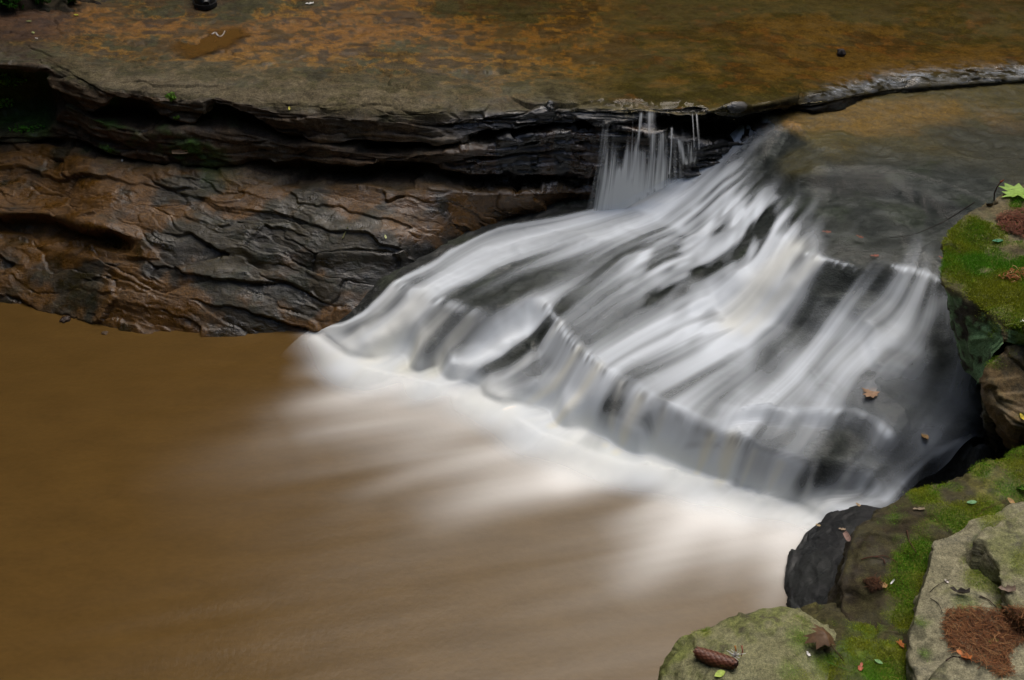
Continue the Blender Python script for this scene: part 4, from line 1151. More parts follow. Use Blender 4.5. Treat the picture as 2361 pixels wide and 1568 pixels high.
# only what the lens can see of the two big surfaces
def _trim(Vv, Ff):
    keep = Vv[Ff].mean(1)
    d_ = keep[:, 1] * CP - (keep[:, 2] - CAM_Z) * SP
    u_ = keep[:, 0] / np.maximum(d_, .01)
    return Ff[(d_ > .3) & (np.abs(u_) < .60)]
TREES = []
for Vv, Ff in [(_allV[0], _trim(_allV[0], _allF[0])), (_allV[1], _trim(_allV[1], _allF[1]))] + ROCKS:
    used, inv = np.unique(Ff, return_inverse=True)
    TREES.append(BVHTree.FromPolygons(Vv[used].tolist(), inv.reshape(-1, 4).tolist()))
CAMP = Vector((0, 0, CAM_Z))
def drop(px, py):
    a, dy, dz_ = ray(px, py)
    d = Vector((float(a), float(dy), float(dz_))).normalized()
    best = None
    for tr in TREES:
        loc, nn, i, dist = tr.ray_cast(CAMP, d)
        if loc is not None and (best is None or dist < best[2]): best = (loc, nn if nn.z > 0 else -nn, dist)
    if best is None:
        p = at_z(px, py, 0.0); best = (Vector(p), Vector((0, 0, 1)), (Vector(p) - CAMP).length)
    return best
def m_per_px(dist): return dist / FPX

def place(o, loc, nn, turn, flat=0.5, lift=0.0):
    nn = (nn * flat + Vector((0, 0, 1)) * (1 - flat)).normalized()
    q = Vector((0, 0, 1)).rotation_difference(nn)
    o.rotation_mode = 'QUATERNION'
    o.rotation_quaternion = q @ Matrix.Rotation(turn, 3, 'Z').to_quaternion()
    o.location = loc + nn * lift

def fan_leaf(half, curl=0.2, fold=0.2, rg=None, n=4):
    """leaf blade from half an outline (x >= 0, tip first); rings inwards so it can curl"""
    half = np.array(half, float)
    full = np.concatenate([half, half[::-1][(1 if half[-1, 0] == 0 else 0):(-1 if half[0, 0] == 0 else None)] * np.array([-1, 1])])
    K = len(full); Vv = [(0, 0)]; Ff = []
    for r in range(1, n + 1):
        Vv += [tuple(full[k] * r / n) for k in range(K)]
    for k in range(K):
        Ff.append((0, 1 + k, 1 + (k + 1) % K))
    for r in range(n - 1):
        for k in range(K):
            a, b = 1 + r * K, 1 + (r + 1) * K
            Ff.append((a + k, b + k, b + (k + 1) % K, a + (k + 1) % K))
    Vv = np.array(Vv)
    x, y = Vv[:, 0], Vv[:, 1]
    z = curl * (x * x + y * y) + fold * np.abs(x) + .03 * vn(x * 6 + 3, y * 6, 1.0)
    return np.stack([x, y, z], -1), Ff
MAPLE = [(0, .60), (.07, .36), (.20, .42), (.17, .22), (.30, .24), (.46, .30), (.38, .16), (.52, .06), (.30, -.06), (.34, -.24), (.13, -.20), (.03, -.28), (0, -.28)]
OVAL = [(0, .5), (.10, .38), (.19, .2), (.23, 0), (.20, -.2), (.11, -.38), (0, -.5)]
SCRAP = [(0, .5), (.16, .32), (.10, .12), (.26, -.02), (.17, -.25), (.2, -.42), (0, -.46)]
LONG = [(0, .5), (.12, .45), (.15, .1), (.14, -.3), (.09, -.48), (0, -.5)]
SHAPES = {'maple': MAPLE, 'oval': OVAL, 'scrap': SCRAP, 'long': LONG}

def tube(pts, r0, r1, sides=5):
    pts = [Vector(p) for p in pts]; Vv = []; Ff = []
    for i, p in enumerate(pts):
        t = (pts[min(i + 1, len(pts) - 1)] - pts[max(i - 1, 0)]).normalized()
        a = t.orthogonal().normalized(); b = t.cross(a)
        r = r0 + (r1 - r0) * i / max(1, len(pts) - 1)
        for k in range(sides):
            w = 2 * math.pi * k / sides
            Vv.append(p + (a * math.cos(w) + b * math.sin(w)) * r)
    for i in range(len(pts) - 1):
        for k in range(sides):
            Ff.append((i * sides + k, i * sides + (k + 1) % sides, (i + 1) * sides + (k + 1) % sides, (i + 1) * sides + k))
    Ff.append(tuple(range(sides))[::-1]); Ff.append(tuple(range((len(pts) - 1) * sides, len(pts) * sides)))
    return [tuple(v) for v in Vv], Ff

_matc = {}
def leafmat(c, rough=.55):
    if c not in _matc: _matc[c] = simple('leaf_tissue', c, rough, .35, .22, .3, 90)
    return _matc[c]

def leaf(name, shape, px, py, size_px, turn, col, label, cat='leaf', curl=.25, fold=.25, stem=False, lift=.002, group=None, water=None, stretch=1.0):
    loc, nn, dist = drop(px, py)
    if water is not None:
        loc = Vector(on_water(np.array([px]), np.array([py]))[0]); loc.z += water; nn = Vector((0, 0, 1)); dist = (loc - CAMP).length
    s_ = size_px * m_per_px(dist)
    Vv, Ff = fan_leaf(SHAPES[shape], curl, fold)
    Vv = Vv * np.array([stretch, 1, 1]) * s_
    if stem:
        root = empty(name, loc)
        b = mesh_from('blade', Vv, Ff, leafmat(col), root)
        tv_, tf_ = tube([(0, -.25 * s_, 0), (.02 * s_, -.45 * s_, .05 * s_), (.10 * s_, -.85 * s_, .10 * s_)], .022 * s_, .014 * s_)
        mesh_from('stem', tv_, tf_, leafmat(tuple(np.array(col) * .6)), root)
    else:
        root = mesh_from(name, Vv, Ff, leafmat(col))
    place(root, loc, nn, turn, .7, lift - min(0, Vv[:, 2].min()) + .001)
    tag(root, label, cat, group)
    return root

GREEN, LIME, TEAL, TANC, BRN, RED, ORG, PALE, WHT = (.10, .26, .03), (.30, .48, .09), (.05, .22, .10), (.42, .25, .10), (.16, .085, .035), (.42, .07, .03), (.50, .17, .05), (.36, .40, .16), (.75, .74, .70)
leaf('maple_leaf', 'maple', 2352, 446, 78, 1.9, LIME, 'bright yellow-green maple leaf lying on the back of the mossy block', curl=.15, fold=.12, stem=True)
leaf('dry_leaf', 'maple', 1886, 1490, 72, .25, (.13, .075, .038), 'dry brown curled maple leaf with its stem up, on the moss beside the cone boulder', curl=-.9, fold=-.35, stem=True, lift=.012)
leaf('dry_leaf', 'oval', 2330, 1157, 22, .4, TANC, 'small tan leaf on a thin stalk, on the dark mossy rock near the right edge', stem=True, curl=.4)
leaf('leaf', 'oval', 2240, 1160, 22, 1.6, (.16, .34, .15), 'pale green leaflet lying flat on the dark mossy bank rock')
leaf('leaf', 'oval', 2300, 557, 22, 1.4, TEAL, 'blue-green leaflet at the upper rim of the moss on the block')
leaf('leaf', 'oval', 2290, 1482, 30, -1.1, GREEN, 'fresh green oval leaf on the bed of brown needles')
leaf('dry_leaf', 'scrap', 2222, 1516, 34, .6, ORG, 'orange-red curled leaf at the lower rim of the needle bed', curl=.8, fold=.5, stem=True)
leaf('dry_leaf', 'maple', 2076, 1490, 26, 1.2, ORG, 'small orange lobed leaf on the green crack left of the pale slab')
leaf('dry_leaf', 'scrap', 2322, 1362, 34, 1.3, (.22, .16, .12), 'grey-brown crumpled leaf in the mossy crack under the ridge stone', curl=.9, fold=.5)
leaf('dry_leaf', 'scrap', 1984, 1540, 22, -.5, (.45, .14, .08), 'pinkish red split leaf scrap on the moss at the bottom edge', curl=.6)
leaf('leaf', 'oval', 2025, 1527, 18, 1.0, (.22, .42, .16), 'tiny pale green leaflet in the moss near the bottom edge')
leaf('leaf', 'oval', 1660, 1555, 26, 1.9, (.42, .55, .10), 'yellow-green leaf poking out under the spruce cone', stretch=1.3)
leaf('dry_leaf', 'scrap', 2119, 1176, 26, 1.3, (.26, .20, .13), 'long greyish dry leaf near the mossy front rim of the dark bank', stretch=.7)
leaf('leaf', 'oval', 2356, 962, 18, .2, (.65, .50, .04), 'small yellow leaf at the right edge above the dark bank')
leaf('dry_leaf', 'scrap', 2212, 1370, 40, 1.15, (.10, .085, .075), 'dark rolled leaf lying across the middle of the pale slab', curl=1.2, fold=.9, stretch=.6)
leaf('dry_leaf', 'scrap', 2036, 1350, 18, .9, TANC, 'round tan husk beside the small clump of brown litter', curl=1.0, stretch=1.5)
leaf('dry_leaf', 'long', 2056, 1342, 16, -.8, WHT, 'short white splinter next to the round tan husk', stretch=.8)
leaf('dry_leaf', 'scrap', 1862, 1509, 13, .3, WHT, 'white petal just left of the dry curled maple leaf', stretch=1.4)
leaf('dry_leaf', 'scrap', 2182, 1342, 12, .3, (.55, .5, .46), 'tiny whitish scrap near the upper left corner of the pale slab')
# seen in and under the running water
leaf('sunken_leaf', 'maple', 2010, 910, 44, .8, (.40, .25, .15), 'tan lobed leaf under the water sheet on the right-hand plate of the fall', water=.002, curl=.1, fold=.05)
leaf('sunken_leaf', 'oval', 2131, 1009, 22, .3, (.45, .28, .12), 'ochre leaf on the black edge above the narrow side run of water', water=.004, stretch=1.4)
leaf('sunken_leaf', 'long', 1958, 1242, 40, .1, (.34, .22, .18), 'pinkish long leaf on the black wet rock', lift=.006)
leaf('sunken_leaf', 'scrap', 1942, 1222, 16, 1.0, (.36, .27, .18), 'thin buff scrap touching the pinkish long leaf on the black wet rock')
leaf('sunken_leaf', 'oval', 1978, 1168, 16, .6, (.42, .30, .17), 'small buff leaf where the side run spreads white above the black rock', water=.004)
leaf('sunken_leaf', 'scrap', 1888, 1217, 14, .6, (.40, .30, .16), 'smallest buff scrap at the upper left shoulder of the black wet rock', lift=.01)
for a, b, s_, t_, lb in ((1905, 538, 22, 1.4, 'reddish leaf on the dark bed just right of the upper jets'), (1981, 549, 18, .8, 'dull red leaf in the middle of the dark bed above the lip'), (2016, 593, 20, 1.6, 'red-brown leaf close above the curved white lip'), (2170, 598, 18, .5, 'red-brown leaf right against the foot of the mossy block')):
    leaf('sunken_leaf', 'scrap', a, b, s_, t_, (.26, .09, .06), lb, water=.003, curl=.1, fold=.05)
# on the upper slab and on the ledge
leaf('litter', 'scrap', 714, 10, 20, 1.5, WHT, 'white scrap on the ochre slab at the top edge', 'scrap', stretch=1.2)
leaf('dry_leaf', 'scrap', 456, 20, 16, .3, (.55, .12, .06), 'small red leaf left of the black shoe')
leaf('leaf', 'oval', 667, 251, 10, .2, (.62, .58, .08), 'tiny yellow leaf on the worn grey rim of the ledge')
leaf('leaf', 'oval', 77, 77, 12, .6, PALE, 'pale yellow-green leaf on the brown left end of the slab')
leaf('leaf', 'oval', 67, 51, 14, 1.4, PALE, 'pale green leaf at the foot of the dark earth bank')
leaf('dry_leaf', 'scrap', 84, 90, 9, 1.0, WHT, 'whitish fleck just below the pale yellow-green leaf', 'scrap')
leaf('leaf', 'oval', 176, 36, 12, 1.3, (.5, .5, .06), 'yellow leaf under the green plants of the earth bank')
leaf('dry_leaf', 'long', 417, 350, 40, 1.45, (.36, .25, .15), 'buff dead leaf on the second layer of the ledge', stretch=.8)
leaf('dry_leaf', 'scrap', 282, 371, 10, .3, WHT, 'whitish fleck on the mossy second layer of the ledge', 'scrap')
leaf('dry_leaf', 'scrap', 622, 356, 12, .3, (.5, .25, .15), 'pinkish leaf fleck on the second layer of the ledge')
leaf('leaf', 'oval', 889, 547, 11, .3, (.62, .66, .30), 'pale fleck of leaf on the wet shelf close to the fall')

def twig(pts, r0, r1, col, label, name='twig', lift=.004, branches=(), water=None, cat='twig'):
    """a twig through photo points, each let down on the stone below; branches are children"""
    def path(pp):
        out = []
        for i, (a, b) in enumerate(pp):
            if water is not None: p = Vector(on_water(np.array([a]), np.array([b]))[0]) + Vector((0, 0, water[i] if isinstance(water, (list, tuple)) else water))
            else: p = drop(a, b)[0] + Vector((0, 0, lift))
            out.append(p)
        A = resample(np.array([tuple(p) for p in out]), 4 * len(out)) if len(out) > 1 else out
        return [Vector(q) for q in A]
    P_ = path(pts); org = P_[0].copy()
    root = empty(name, org)
    m = leafmat(col, .75)
    v_, f_ = tube([p - org for p in P_], r0, r1); mesh_from('stem', v_, f_, m, root)
    for br in branches:
        v_, f_ = tube([p - org for p in path(br)], r0 * .7, r1 * .7); mesh_from('side_twig', v_, f_, m, root)
    tag(root, label, cat)
    return root
twig([(2050, 552), (2100, 548), (2160, 528), (2196, 512), (2240, 488)],   .0013, .0024, (.022, .016, .012), 'long dark forked twig reaching from the mossy block over the water', water=[.008, .012, .02, .03, .04], branches=[[(2187, 515), (2174, 497), (2168, 482)]])
twig([(790, 552), (796, 538), (802, 526)], .004, .003, (.16, .16, .07), 'short greenish stick on the wet shelf left of the fall')
twig([(2143, 1367), (2160, 1352), (2190, 1338)], .0009, .0007, (.05, .04, .03), 'thin straight dark twig near the upper left of the pale slab')
twig([(2143, 1381), (2162, 1394), (2172, 1416)], .0010, .0008, (.05, .04, .03), 'bent thin dark twig above the needle bed')
twig([(2258, 1376), (2278, 1385), (2296, 1402)], .0018, .0009, (.06, .04, .03), 'knobbed brown twig between the needle bed and the crack')
twig([(1985, 1292), (2010, 1286), (2034, 1290), (2040, 1302)], .0016, .0012, (.09, .03, .018), 'red-brown hooked twig on the dark bank rock', branches=[[(2012, 1286), (2040, 1284), (2066, 1298)]])
twig([(2090, 1225), (2096, 1250), (2112, 1276)], .0014, .001, (.09, .035, .02), 'red-brown twig standing down towards the corner of the pale slab')
twig([(1906, 1527), (1930, 1538), (1956, 1548)], .0009, .0006, (.10, .28, .04), 'single green grass blade lying below the dry maple leaf', cat='grass blade')
twig([(2252, 1192), (2290, 1168), (2318, 1160)], .0008, .0006, (.12, .06, .03), 'thin pair of needles pointing at the small tan leaf', branches=[[(2262, 1180), (2296, 1162), (2322, 1154)]])
twig([(2180, 1525), (2196, 1516), (2212, 1518)], .0016, .001, (.07, .04, .03), 'dark crooked twig left of the orange-red curled leaf')
# upright reddish twig at the back of the block
o0 = drop(2292, 462)[0]
up = [o0, o0 + Vector((-.008, .0, .030)), o0 + Vector((-.006, 0, .055)), o0 + Vector((.0, 0, .078))]
tw = empty('twig', o0); v_, f_ = tube([p - o0 for p in up], .0026, .0022); mesh_from('stem', v_, f_, leafmat((.12, .05, .03), .7), tw)
v_, f_ = tube([up[3] - o0, up[3] - o0 + Vector((.006, 0, .004)), up[3] - o0 + Vector((.010, 0, .010))], .005, .003); mesh_from('bud', v_, f_, leafmat((.40, .10, .05), .6), tw)
tag(tw, 'upright twig with a reddish bud at the back corner of the mossy block', 'twig')

# small white flower on a thin stalk in the moss at the right edge
o0 = drop(2352, 752)[0]
fl_ = empty('flower', o0)
v_, f_ = tube([(-.045, 0, .004), (-.02, 0, .010), (.004, 0, .014)], .0012, .001); mesh_from('stalk', v_, f_, leafmat((.30, .36, .10)), fl_)
for k in range(5):
    a = k * 2 * math.pi / 5
    Vv, Ff = fan_leaf(OVAL, .2, .1, n=2)
    Vv = Vv * .010; Vv[:, 1] += .006
    Vv = np.stack([Vv[:, 0] * math.cos(a) - Vv[:, 1] * math.sin(a) + .006, Vv[:, 0] * math.sin(a) + Vv[:, 1] * math.cos(a), Vv[:, 2] + .016], -1)
    mesh_from('petal', Vv, Ff, leafmat(WHT), fl_)
tag(fl_, 'small white flower on a pale stalk at the right edge', 'flower')

# spruce cone: core and scales
o0, nn, dist = drop(1652, 1526)
mpp = m_per_px(dist)
CL = 97 * mpp
cone = empty('spruce_cone', o0)
M['cone'] = simple('cone_scale', (.115, .042, .022), .45, .4, 0, .35, 150)
M['cone_tip'] = simple('cone_core', (.05, .022, .014), .7)
def cr(t): return CL * (.060 + .105 * math.sin(math.pi * min(1, .10 + .80 * t)) ** .8) * (1 if t < .9 else 1 - (t - .9) * 3.5)
def cc(t): return Vector(((t - .5) * CL, -.05 * CL * math.sin(math.pi * t) , 0))
ring = []; fcs = []; S_ = 10
for i in range(14):
    t = i / 13; r = cr(t) * .80
    for k in range(S_):
        w = 2 * math.pi * k / S_; ring.append(tuple(cc(t) + Vector((0, math.cos(w) * r, math.sin(w) * r))))
for i in range(13):
    for k in range(S_): fcs.append((i * S_ + k, i * S_ + (k + 1) % S_, (i + 1) * S_ + (k + 1) % S_, (i + 1) * S_ + k))
mesh_from('core', ring, fcs, M['cone_tip'], cone)
sv = [(-.55, -.30, 0), (-.55, .30, 0), (0, .46, .14), (.48, .22, .26), (.62, 0, .30), (.48, -.22, .26), (0, -.46, .14), (0, 0, .26), (-.5, 0, -.05), (.3, 0, .12)]
sf = [(0, 7, 1), (1, 7, 2), (2, 7, 3), (3, 7, 4), (4, 7, 5), (5, 7, 6), (6, 7, 0), (2, 9, 3), (3, 9, 4), (4, 9, 5), (5, 9, 6), (2, 8, 9), (6, 9, 8)]
scm = bpy.data.meshes.new('scale'); scm.from_pydata(sv, [], sf); scm.materials.append(M['cone'])
for k in range(132):
    t = .02 + .95 * k / 131; w = k * 2.39996
    r = cr(t) * .86
    p = cc(t) + Vector((0, math.cos(w) * r, math.sin(w) * r))
    ob = bpy.data.objects.new('scale', scm); COL.objects.link(ob); ob.parent = cone
    zax = Vector((0, math.cos(w), math.sin(w))); xax = Vector((-1, 0, 0)); yax = zax.cross(xax)
    rot = Matrix((xax, yax, zax)).transposed()
    ob.matrix_local = Matrix.Translation(p) @ rot.to_4x4() @ Matrix.Scale(CL * .105 * (.55 + .45 * math.sin(math.pi * min(1, .12 + .8 * t))), 4)
pl_, nl_, _ = drop(1606, 1512); pr_, nr_, _ = drop(1694, 1540)
ax = (pr_ - pl_); cone.rotation_euler = (0, -math.atan2(ax.z, math.hypot(ax.x, ax.y)), math.atan2(ax.y, ax.x))
cone.location = (pl_ + pr_) / 2 + Vector((0, 0, cr(.5) * .95))
tag(cone, 'reddish brown spruce cone lying on the rounded corner boulder', 'cone')
o0, nn, dist = drop(1692, 1520)
fw = empty('sprout', o0)
fv, ff = [], []
rgf = np.random.default_rng(3)
for k in range(14):
    v_, f_ = tube([(0, 0, 0), tuple(rgf.normal(0, .004, 3) + np.array([0, 0, .008])), tuple(rgf.normal(0, .008, 3) + np.array([0, 0, .012]))], .0016, .0005, 4)
    ff += [tuple(i + len(fv) for i in f) for f in f_]; fv += v_
mesh_from('fluff', fv, ff, leafmat(WHT), fw)
for dx, col in ((0, (.45, .20, .05)), (.016, (.40, .16, .10))):
    v_, f_ = tube([(dx, 0, 0), (dx + .003, .006, .012), (dx, .012, .026)], .0014, .0022); mesh_from('stalk', v_, f_, leafmat(col), fw)
tag(fw, 'white fluff with two short orange stalks at the thick end of the cone', 'sprout')
fw.location = o0 + Vector((0, 0, .012))

# bed of brown needles on the pale slab, and two smaller patches
def needles(region, n, length, thick, label, seed, name='pine_needles', pal=((.20, .085, .035), (.12, .055, .028), (.30, .16, .07))):
    rg = np.random.default_rng(seed)
    Vv, Cc = [], []
    k = 0; poly = np.array(region, float); lo, hi = poly.min(0), poly.max(0)
    def inside(p):
        c_ = False; j = len(poly) - 1
        for i in range(len(poly)):
            if (poly[i][1] > p[1]) != (poly[j][1] > p[1]) and p[0] < (poly[j][0] - poly[i][0]) * (p[1] - poly[i][1]) / (poly[j][1] - poly[i][1] + 1e-9) + poly[i][0]: c_ = not c_
            j = i
        return c_
    cache = {}
    while k < n:
        p = lo + (hi - lo) * rg.random(2)
        if not inside(p): continue
        key = (int(p[0] / 4), int(p[1] / 4))
        if key not in cache: cache[key] = drop(key[0] * 4 + 2, key[1] * 4 + 2)
        loc, nn, dist = cache[key]
        loc = np.array(loc) + np.array([(p[0] - key[0] * 4 - 2), -(p[1] - key[1] * 4 - 2), 0]) * dist / FPX
        a = rg.uniform(0, math.pi * 2); L = length * rg.uniform(.4, 1.2)
        dr_ = np.array([math.cos(a), math.sin(a), rg.normal(0, .12)]); sd = np.array([-math.sin(a), math.cos(a), 0]) * thick
        mid = np.array([-math.sin(a), math.cos(a), .2]) * L * rg.normal(0, .10)
        h = np.array([0, 0, .002 + .012 * rg.random() ** 1.6])
        P3 = [loc - dr_ * L / 2 + h, loc + mid + h + np.array([0, 0, .002]), loc + dr_ * L / 2 + h]
        for q in P3: Vv += [q - sd, q + sd]
        c = np.array(pal[rg.choice(len(pal), p=[.5, .32, .18][:len(pal)])]) * rg.uniform(.6, 1.3)
        Cc += [c] * 6
        k += 1
    i = np.arange(n) * 6
    F_ = np.concatenate([np.stack([i, i + 1, i + 3, i + 2], -1), np.stack([i + 2, i + 3, i + 5, i + 4], -1)])
    o = mesh_from(name, np.array(Vv), F_, M['moss'], smooth=False, attrs={'tint': np.array(Cc)})
    tag(o, label, 'needles', kind='stuff')
needles([(2180, 1412), (2200, 1402), (2250, 1404), (2290, 1412), (2330, 1404), (2400, 1400), (2420, 1460), (2340, 1490), (2320, 1510), (2335, 1560), (2300, 1560), (2270, 1535), (2230, 1520), (2190, 1498), (2175, 1460)], 2600, .030, .00055, 'thick bed of brown fallen needles on the pale slab', 21)
needles([(2300, 500), (2340, 484), (2420, 480), (2430, 560), (2350, 548), (2305, 528)], 1300, .030, .0008, 'reddish brown needle litter on the back of the mossy block', 22, pal=((.20, .075, .045), (.12, .05, .032), (.30, .15, .09)))
needles([(2300, 640), (2340, 620), (2400, 618), (2400, 640), (2330, 652)], 160, .016, .0012, 'thin scatter of orange litter between the two moss cushions of the block', 24, pal=((.30, .12, .04), (.22, .08, .03), (.42, .28, .12)))
needles([(1992, 1340), (2015, 1334), (2034, 1345), (2030, 1360), (2004, 1364)], 220, .020, .0007, 'small dark clump of brown litter on the bank rock', 23, pal=((.07, .035, .018), (.05, .026, .015), (.12, .05, .025)))

# small leafy plants: stems and leaves of each plant
def plant(px, py, spread_px, h, n, size, label, seed, cols=((.06, .16, .015), (.13, .26, .03)), down=0.0, name='weed', cat='plant', group=None):
    loc, nn, dist = drop(px, py)
    rg = np.random.default_rng(seed); w = spread_px * m_per_px(dist)
    root = empty(name, loc)
    sv_, sf_ = [], []; cents = []
    for k in range(max(3, n // 14)):
        e = np.array([rg.normal(0, w * .5), rg.normal(-.01, .012), h * rg.uniform(.3, 1) - down * rg.random()])
        b = np.array([rg.normal(0, w * .2), .01, 0]); m_ = (b + e) / 2 + np.array([0, -.01, h * .15])
        v_, f_ = tube([tuple(b), tuple(m_), tuple(e)], .0018, .0009, 4)
        sf_ += [tuple(i + len(sv_) for i in f) for f in f_]; sv_ += v_
        for q in range(14):
            f = rg.uniform(.25, 1); p = (b * (1 - f) ** 2 + 2 * m_ * f * (1 - f) + e * f * f) + rg.normal(0, w * .10, 3)
            cents.append(p)
    cents = np.array(cents); g = rg.random((len(cents), 1))
    Vv, Ff, Cc = leaf_cloud(cents, size, rg, np.array(cols[0]) * (1 - g) + np.array(cols[1]) * g)
    mesh_from('stems', sv_, sf_, leafmat((.06, .07, .02)), root)
    mesh_from('leaves', Vv, Ff, M['moss'], root, smooth=False, attrs={'tint': Cc})
    tag(root, label, cat, group)
    return root
plant(398, 232, 22, .05, 110, .0075, 'bright green tuft growing at the notch in the rim of the ledge', 31, ((.10, .26, .02), (.20, .42, .05)))
plant(408, 276, 12, .03, 60, .006, 'smaller green tuft in the crack below the bright one', 32)
plant(258, 352, 14, .03, 60, .006, 'low green tuft on the mossy second layer', 33)
plant(18, 196, 40, .06, 150, .010, 'bright leafy weed in the upper part of the dark mossy hollow', 34, ((.14, .46, .04), (.30, .70, .08)))
plant(48, 192, 16, .04, 90, .009, 'small leafy weed right of the bright one in the hollow', 35, ((.14, .46, .04), (.30, .70, .08)))
plant(12, 248, 26, .05, 120, .010, 'leafy weed low in the dark mossy hollow at the left edge', 36, ((.16, .44, .04), (.36, .70, .08)))
plant(60, 300, 40, .03, 130, .008, 'dark green creeping weed on the floor of the mossy hollow', 37, ((.06, .24, .02), (.12, .4, .04)))
plant(20, 14, 60, .09, 240, .013, 'dark green ferny growth on the earth bank at the left corner', 38, ((.02, .09, .008), (.05, .16, .014)))
plant(90, 10, 50, .09, 220, .012, 'dark green growth in the middle of the earth bank', 39, ((.02, .09, .008), (.05, .16, .014)))
plant(168, 8, 28, .10, 240, .013, 'brighter green bushy weed at the right end of the earth bank', 40, ((.05, .18, .012), (.11, .30, .03)))
plant(2350, 752, 26, .03, 100, .007, 'yellow-green weed in the gap under the mossy block', 41, ((.14, .22, .02), (.26, .34, .04)))
plant(2352, 1128, 20, .03, 70, .006, 'small green weed on the bank rock at the right edge', 42)

# dark lump of drift in the upper stream, dark stone top in the pool
def lump(name, px, py, w_px, label, cat, col, wet, seed, z=None, sq=.6):
    loc, nn, dist = drop(px, py)
    if z is not None: loc = Vector(at_z(px, py, z))
    w = w_px * m_per_px(dist) / 2
    n_ = 20
    u, v = np.meshgrid(np.linspace(0, math.pi, n_), np.linspace(0, 2 * math.pi, 2 * n_, endpoint=False), indexing='ij')
    P = np.stack([np.sin(u) * np.cos(v), np.sin(u) * np.sin(v), np.cos(u) * sq], -1).reshape(-1, 3)
    P = P * (1 + .35 * fbm(P[:, 0] * 1.7 + seed, P[:, 1] * 1.7, P[:, 2] * 1.7, 3))[:, None] * w
    fi = np.arange(n_ * 2 * n_).reshape(n_, 2 * n_)
    Ff = np.stack([fi[:-1], fi[1:], np.roll(fi[1:], -1, 1), np.roll(fi[:-1], -1, 1)], -1).reshape(-1, 4)
    o = mesh_from(name, P, Ff, M['boulder'], attrs={'tint': np.zeros((len(P), 3)) + C3(*col), 'wet': np.full(len(P), wet)})
    o.location = loc + Vector((0, 0, w * sq * .5))
    tag(o, label, cat)
lump('driftwood', 1938, 128, 17, 'small dark lump of drift standing in the upper stream', 'driftwood', (.02, .014, .012), .5, 3, sq=1.1)
lump('stone', 152, 738, 20, 'small dark stone just breaking the brown pool by the shelf', 'stone', (.03, .016, .008), .6, 7, z=.0, sq=.5)
lump('stone', 242, 770, 14, 'smaller sunken stone right of the dark one in the pool', 'stone', (.07, .04, .015), .6, 9, z=-.004, sq=.5)

# brown puddle on the upper slab and a white ribbon standing in for a sky glint
pud = [(372, 116), (405, 100), (450, 88), (480, 70), (520, 62), (560, 63), (600, 70), (592, 80), (570, 86), (556, 102), (530, 118), (500, 124), (470, 134), (430, 138), (395, 130)]
pc_ = np.array([np.array(drop(a, b)[0]) for a, b in pud])
ctr = pc_.mean(0)
cl = resample(np.concatenate([pc_, pc_[:1]]), 80)[:-1]
cof = np.linalg.lstsq(np.c_[pc_[:, :2], np.ones(len(pc_))], pc_[:, 2], rcond=None)[0]
pv = []; 
for r in np.linspace(0.02, 1, 8):
    q = ctr + (cl - ctr) * r
    q = q + (.012 * r * fbm(q[:, 0] * 9, q[:, 1] * 9, 0, 3))[:, None] * np.array([1, 1, 0])
    q[:, 2] = cof[0] * q[:, 0] + cof[1] * q[:, 1] + cof[2] + .007
    pv.append(q)
K = len(cl); fi = np.arange(8 * K).reshape(8, K)
pf = np.stack([fi[:-1], fi[1:], np.roll(fi[1:], -1, 1), np.roll(fi[:-1], -1, 1)], -1).reshape(-1, 4)
t = NT('puddle_water')
sh0 = t.bsdf((.125, .064, .015, 1), .2, Specular_IOR_Level=.4)
tr0 = t.n('ShaderNodeBsdfTransparent'); mx0 = t.n('ShaderNodeMixShader')
t.l(t.attr('film'), mx0.inputs[0]); t.l(tr0.outputs[0], mx0.inputs[1]); t.l(sh0, mx0.inputs[2])
mp = t.finish(mx0.outputs[0])
pv = np.array(pv).reshape(-1, 3); rr_ = np.repeat(np.linspace(.02, 1, 8), K)
pu_ = mesh_from('puddle', pv, pf, mp, attrs={'film': sstep(1.0, .55, rr_ + .18 * fbm(pv[:, 0] * 14, pv[:, 1] * 18, 2, 3)) * .9}); tag(pu_, kind='structure')
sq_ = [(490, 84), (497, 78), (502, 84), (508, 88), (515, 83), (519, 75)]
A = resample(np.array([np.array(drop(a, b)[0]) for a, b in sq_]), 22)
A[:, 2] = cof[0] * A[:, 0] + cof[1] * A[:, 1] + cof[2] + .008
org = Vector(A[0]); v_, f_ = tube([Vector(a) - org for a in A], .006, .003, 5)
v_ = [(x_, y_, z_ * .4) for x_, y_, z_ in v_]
puddle_glint = mesh_from('foam', v_, f_, leafmat((.5, .47, .45))); puddle_glint.location = org  # white ribbon painted as a reflection of sky on the puddle
tag(puddle_glint, 'small white squiggle painted as a sky glint on the brown puddle', 'foam')  # the 'foam' ribbon stands in for a sky glint

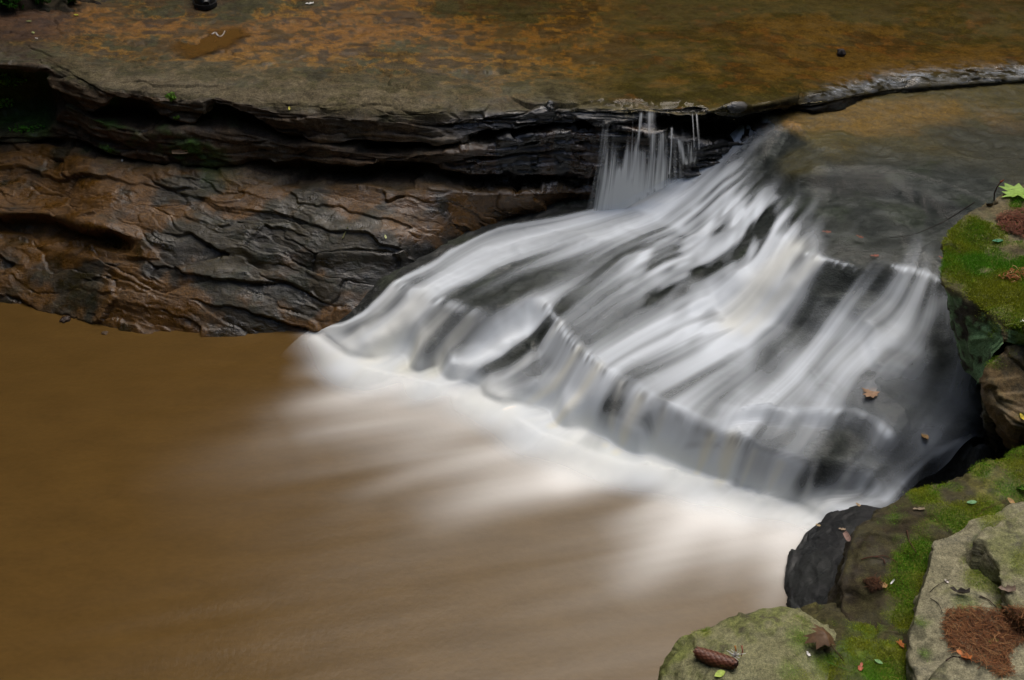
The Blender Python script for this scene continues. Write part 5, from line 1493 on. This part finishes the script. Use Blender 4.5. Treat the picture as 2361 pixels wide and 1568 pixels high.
# toe of a black shoe at the top edge
o0 = drop(487, 14)[0]
sh = empty('shoe', o0)
M['shoe'] = simple('black_leather', (.012, .012, .013), .35, .5)
M['sole'] = simple('black_rubber', (.02, .02, .02), .6)
M['white'] = simple('white_trim', (.75, .76, .76), .5)
def shoe_section(y):
    """half-width and height of the upper at y metres behind the toe tip"""
    t = y / .285
    w = .050 * min(1, (t / .16) ** .5) * (1 - .22 * sstep(.35, .62, t) + .05 * sstep(.7, .9, t)) * (1 - .45 * sstep(.93, 1, t))
    h = .030 + .028 * sstep(0, .22, t) + .045 * sstep(.25, .6, t)
    return w, h
V_, F_ = [], []; n_s, n_k = 26, 16
for i in range(n_s):
    y = .285 * (i / (n_s - 1)) ** 1.1; w, h = shoe_section(y + .003)
    for k in range(n_k):
        a = math.pi * k / (n_k - 1)
        V_.append((w * math.copysign(abs(math.cos(a)) ** .75, math.cos(a)), y, .018 + h * math.sin(a) ** .8 * (1 if y > .01 else .6)))
for i in range(n_s - 1):
    for k in range(n_k - 1): F_.append((i * n_k + k, i * n_k + k + 1, (i + 1) * n_k + k + 1, (i + 1) * n_k + k))
F_.append(tuple(range(n_k))); F_.append(tuple(range((n_s - 1) * n_k, n_s * n_k))[::-1])
mesh_from('upper', V_, F_, M['shoe'], sh)
V_, F_ = [], []
for i in range(n_s):
    y = -.006 + .297 * (i / (n_s - 1)) ** 1.1; w, h = shoe_section(max(.002, y + .006)); w += .005
    V_ += [(-w, y, 0), (w, y, 0), (w, y, .020), (-w, y, .020)]
for i in range(n_s - 1):
    for k in range(4): F_.append((i * 4 + k, i * 4 + (k + 1) % 4, (i + 1) * 4 + (k + 1) % 4, (i + 1) * 4 + k))
F_.append((0, 1, 2, 3)); F_.append(((n_s - 1) * 4 + 3, (n_s - 1) * 4 + 2, (n_s - 1) * 4 + 1, (n_s - 1) * 4))
mesh_from('sole', V_, F_, M['sole'], sh, smooth=False)
for a0, a1, y0, y1 in ((98, 122, .006, .030), (52, 66, .004, .012)):
    V_ = []
    for yy_ in np.linspace(y0, y1, 5):
        w, h = shoe_section(yy_ + .003)
        for aa in np.radians(np.linspace(a0, a1, 4)):
            V_.append((w * math.copysign(abs(math.cos(aa)) ** .75, math.cos(aa)) * 1.02, yy_ - .003, .020 + h * math.sin(aa) ** .8))
    mesh_from('white_patch', V_, grid_faces(5, 4), M['white'], sh)
for k in range(4):
    yy_ = .09 + .022 * k; w, h = shoe_section(yy_)
    v_, f_ = tube([(xx_, yy_, .018 + h * max(0, 1 - (xx_ / w) ** 2) ** .5 + .004) for xx_ in np.linspace(-.022, .022, 7)], .003, .003, 5)
    mesh_from('lace', v_, f_, M['sole'], sh)
sh.rotation_euler = (0, 0, R(22)); sh.location = o0 + Vector((-.005, -.055, .004))
tag(sh, 'black shoe with white patches, its toe coming in at the top edge of the slab', 'shoe')
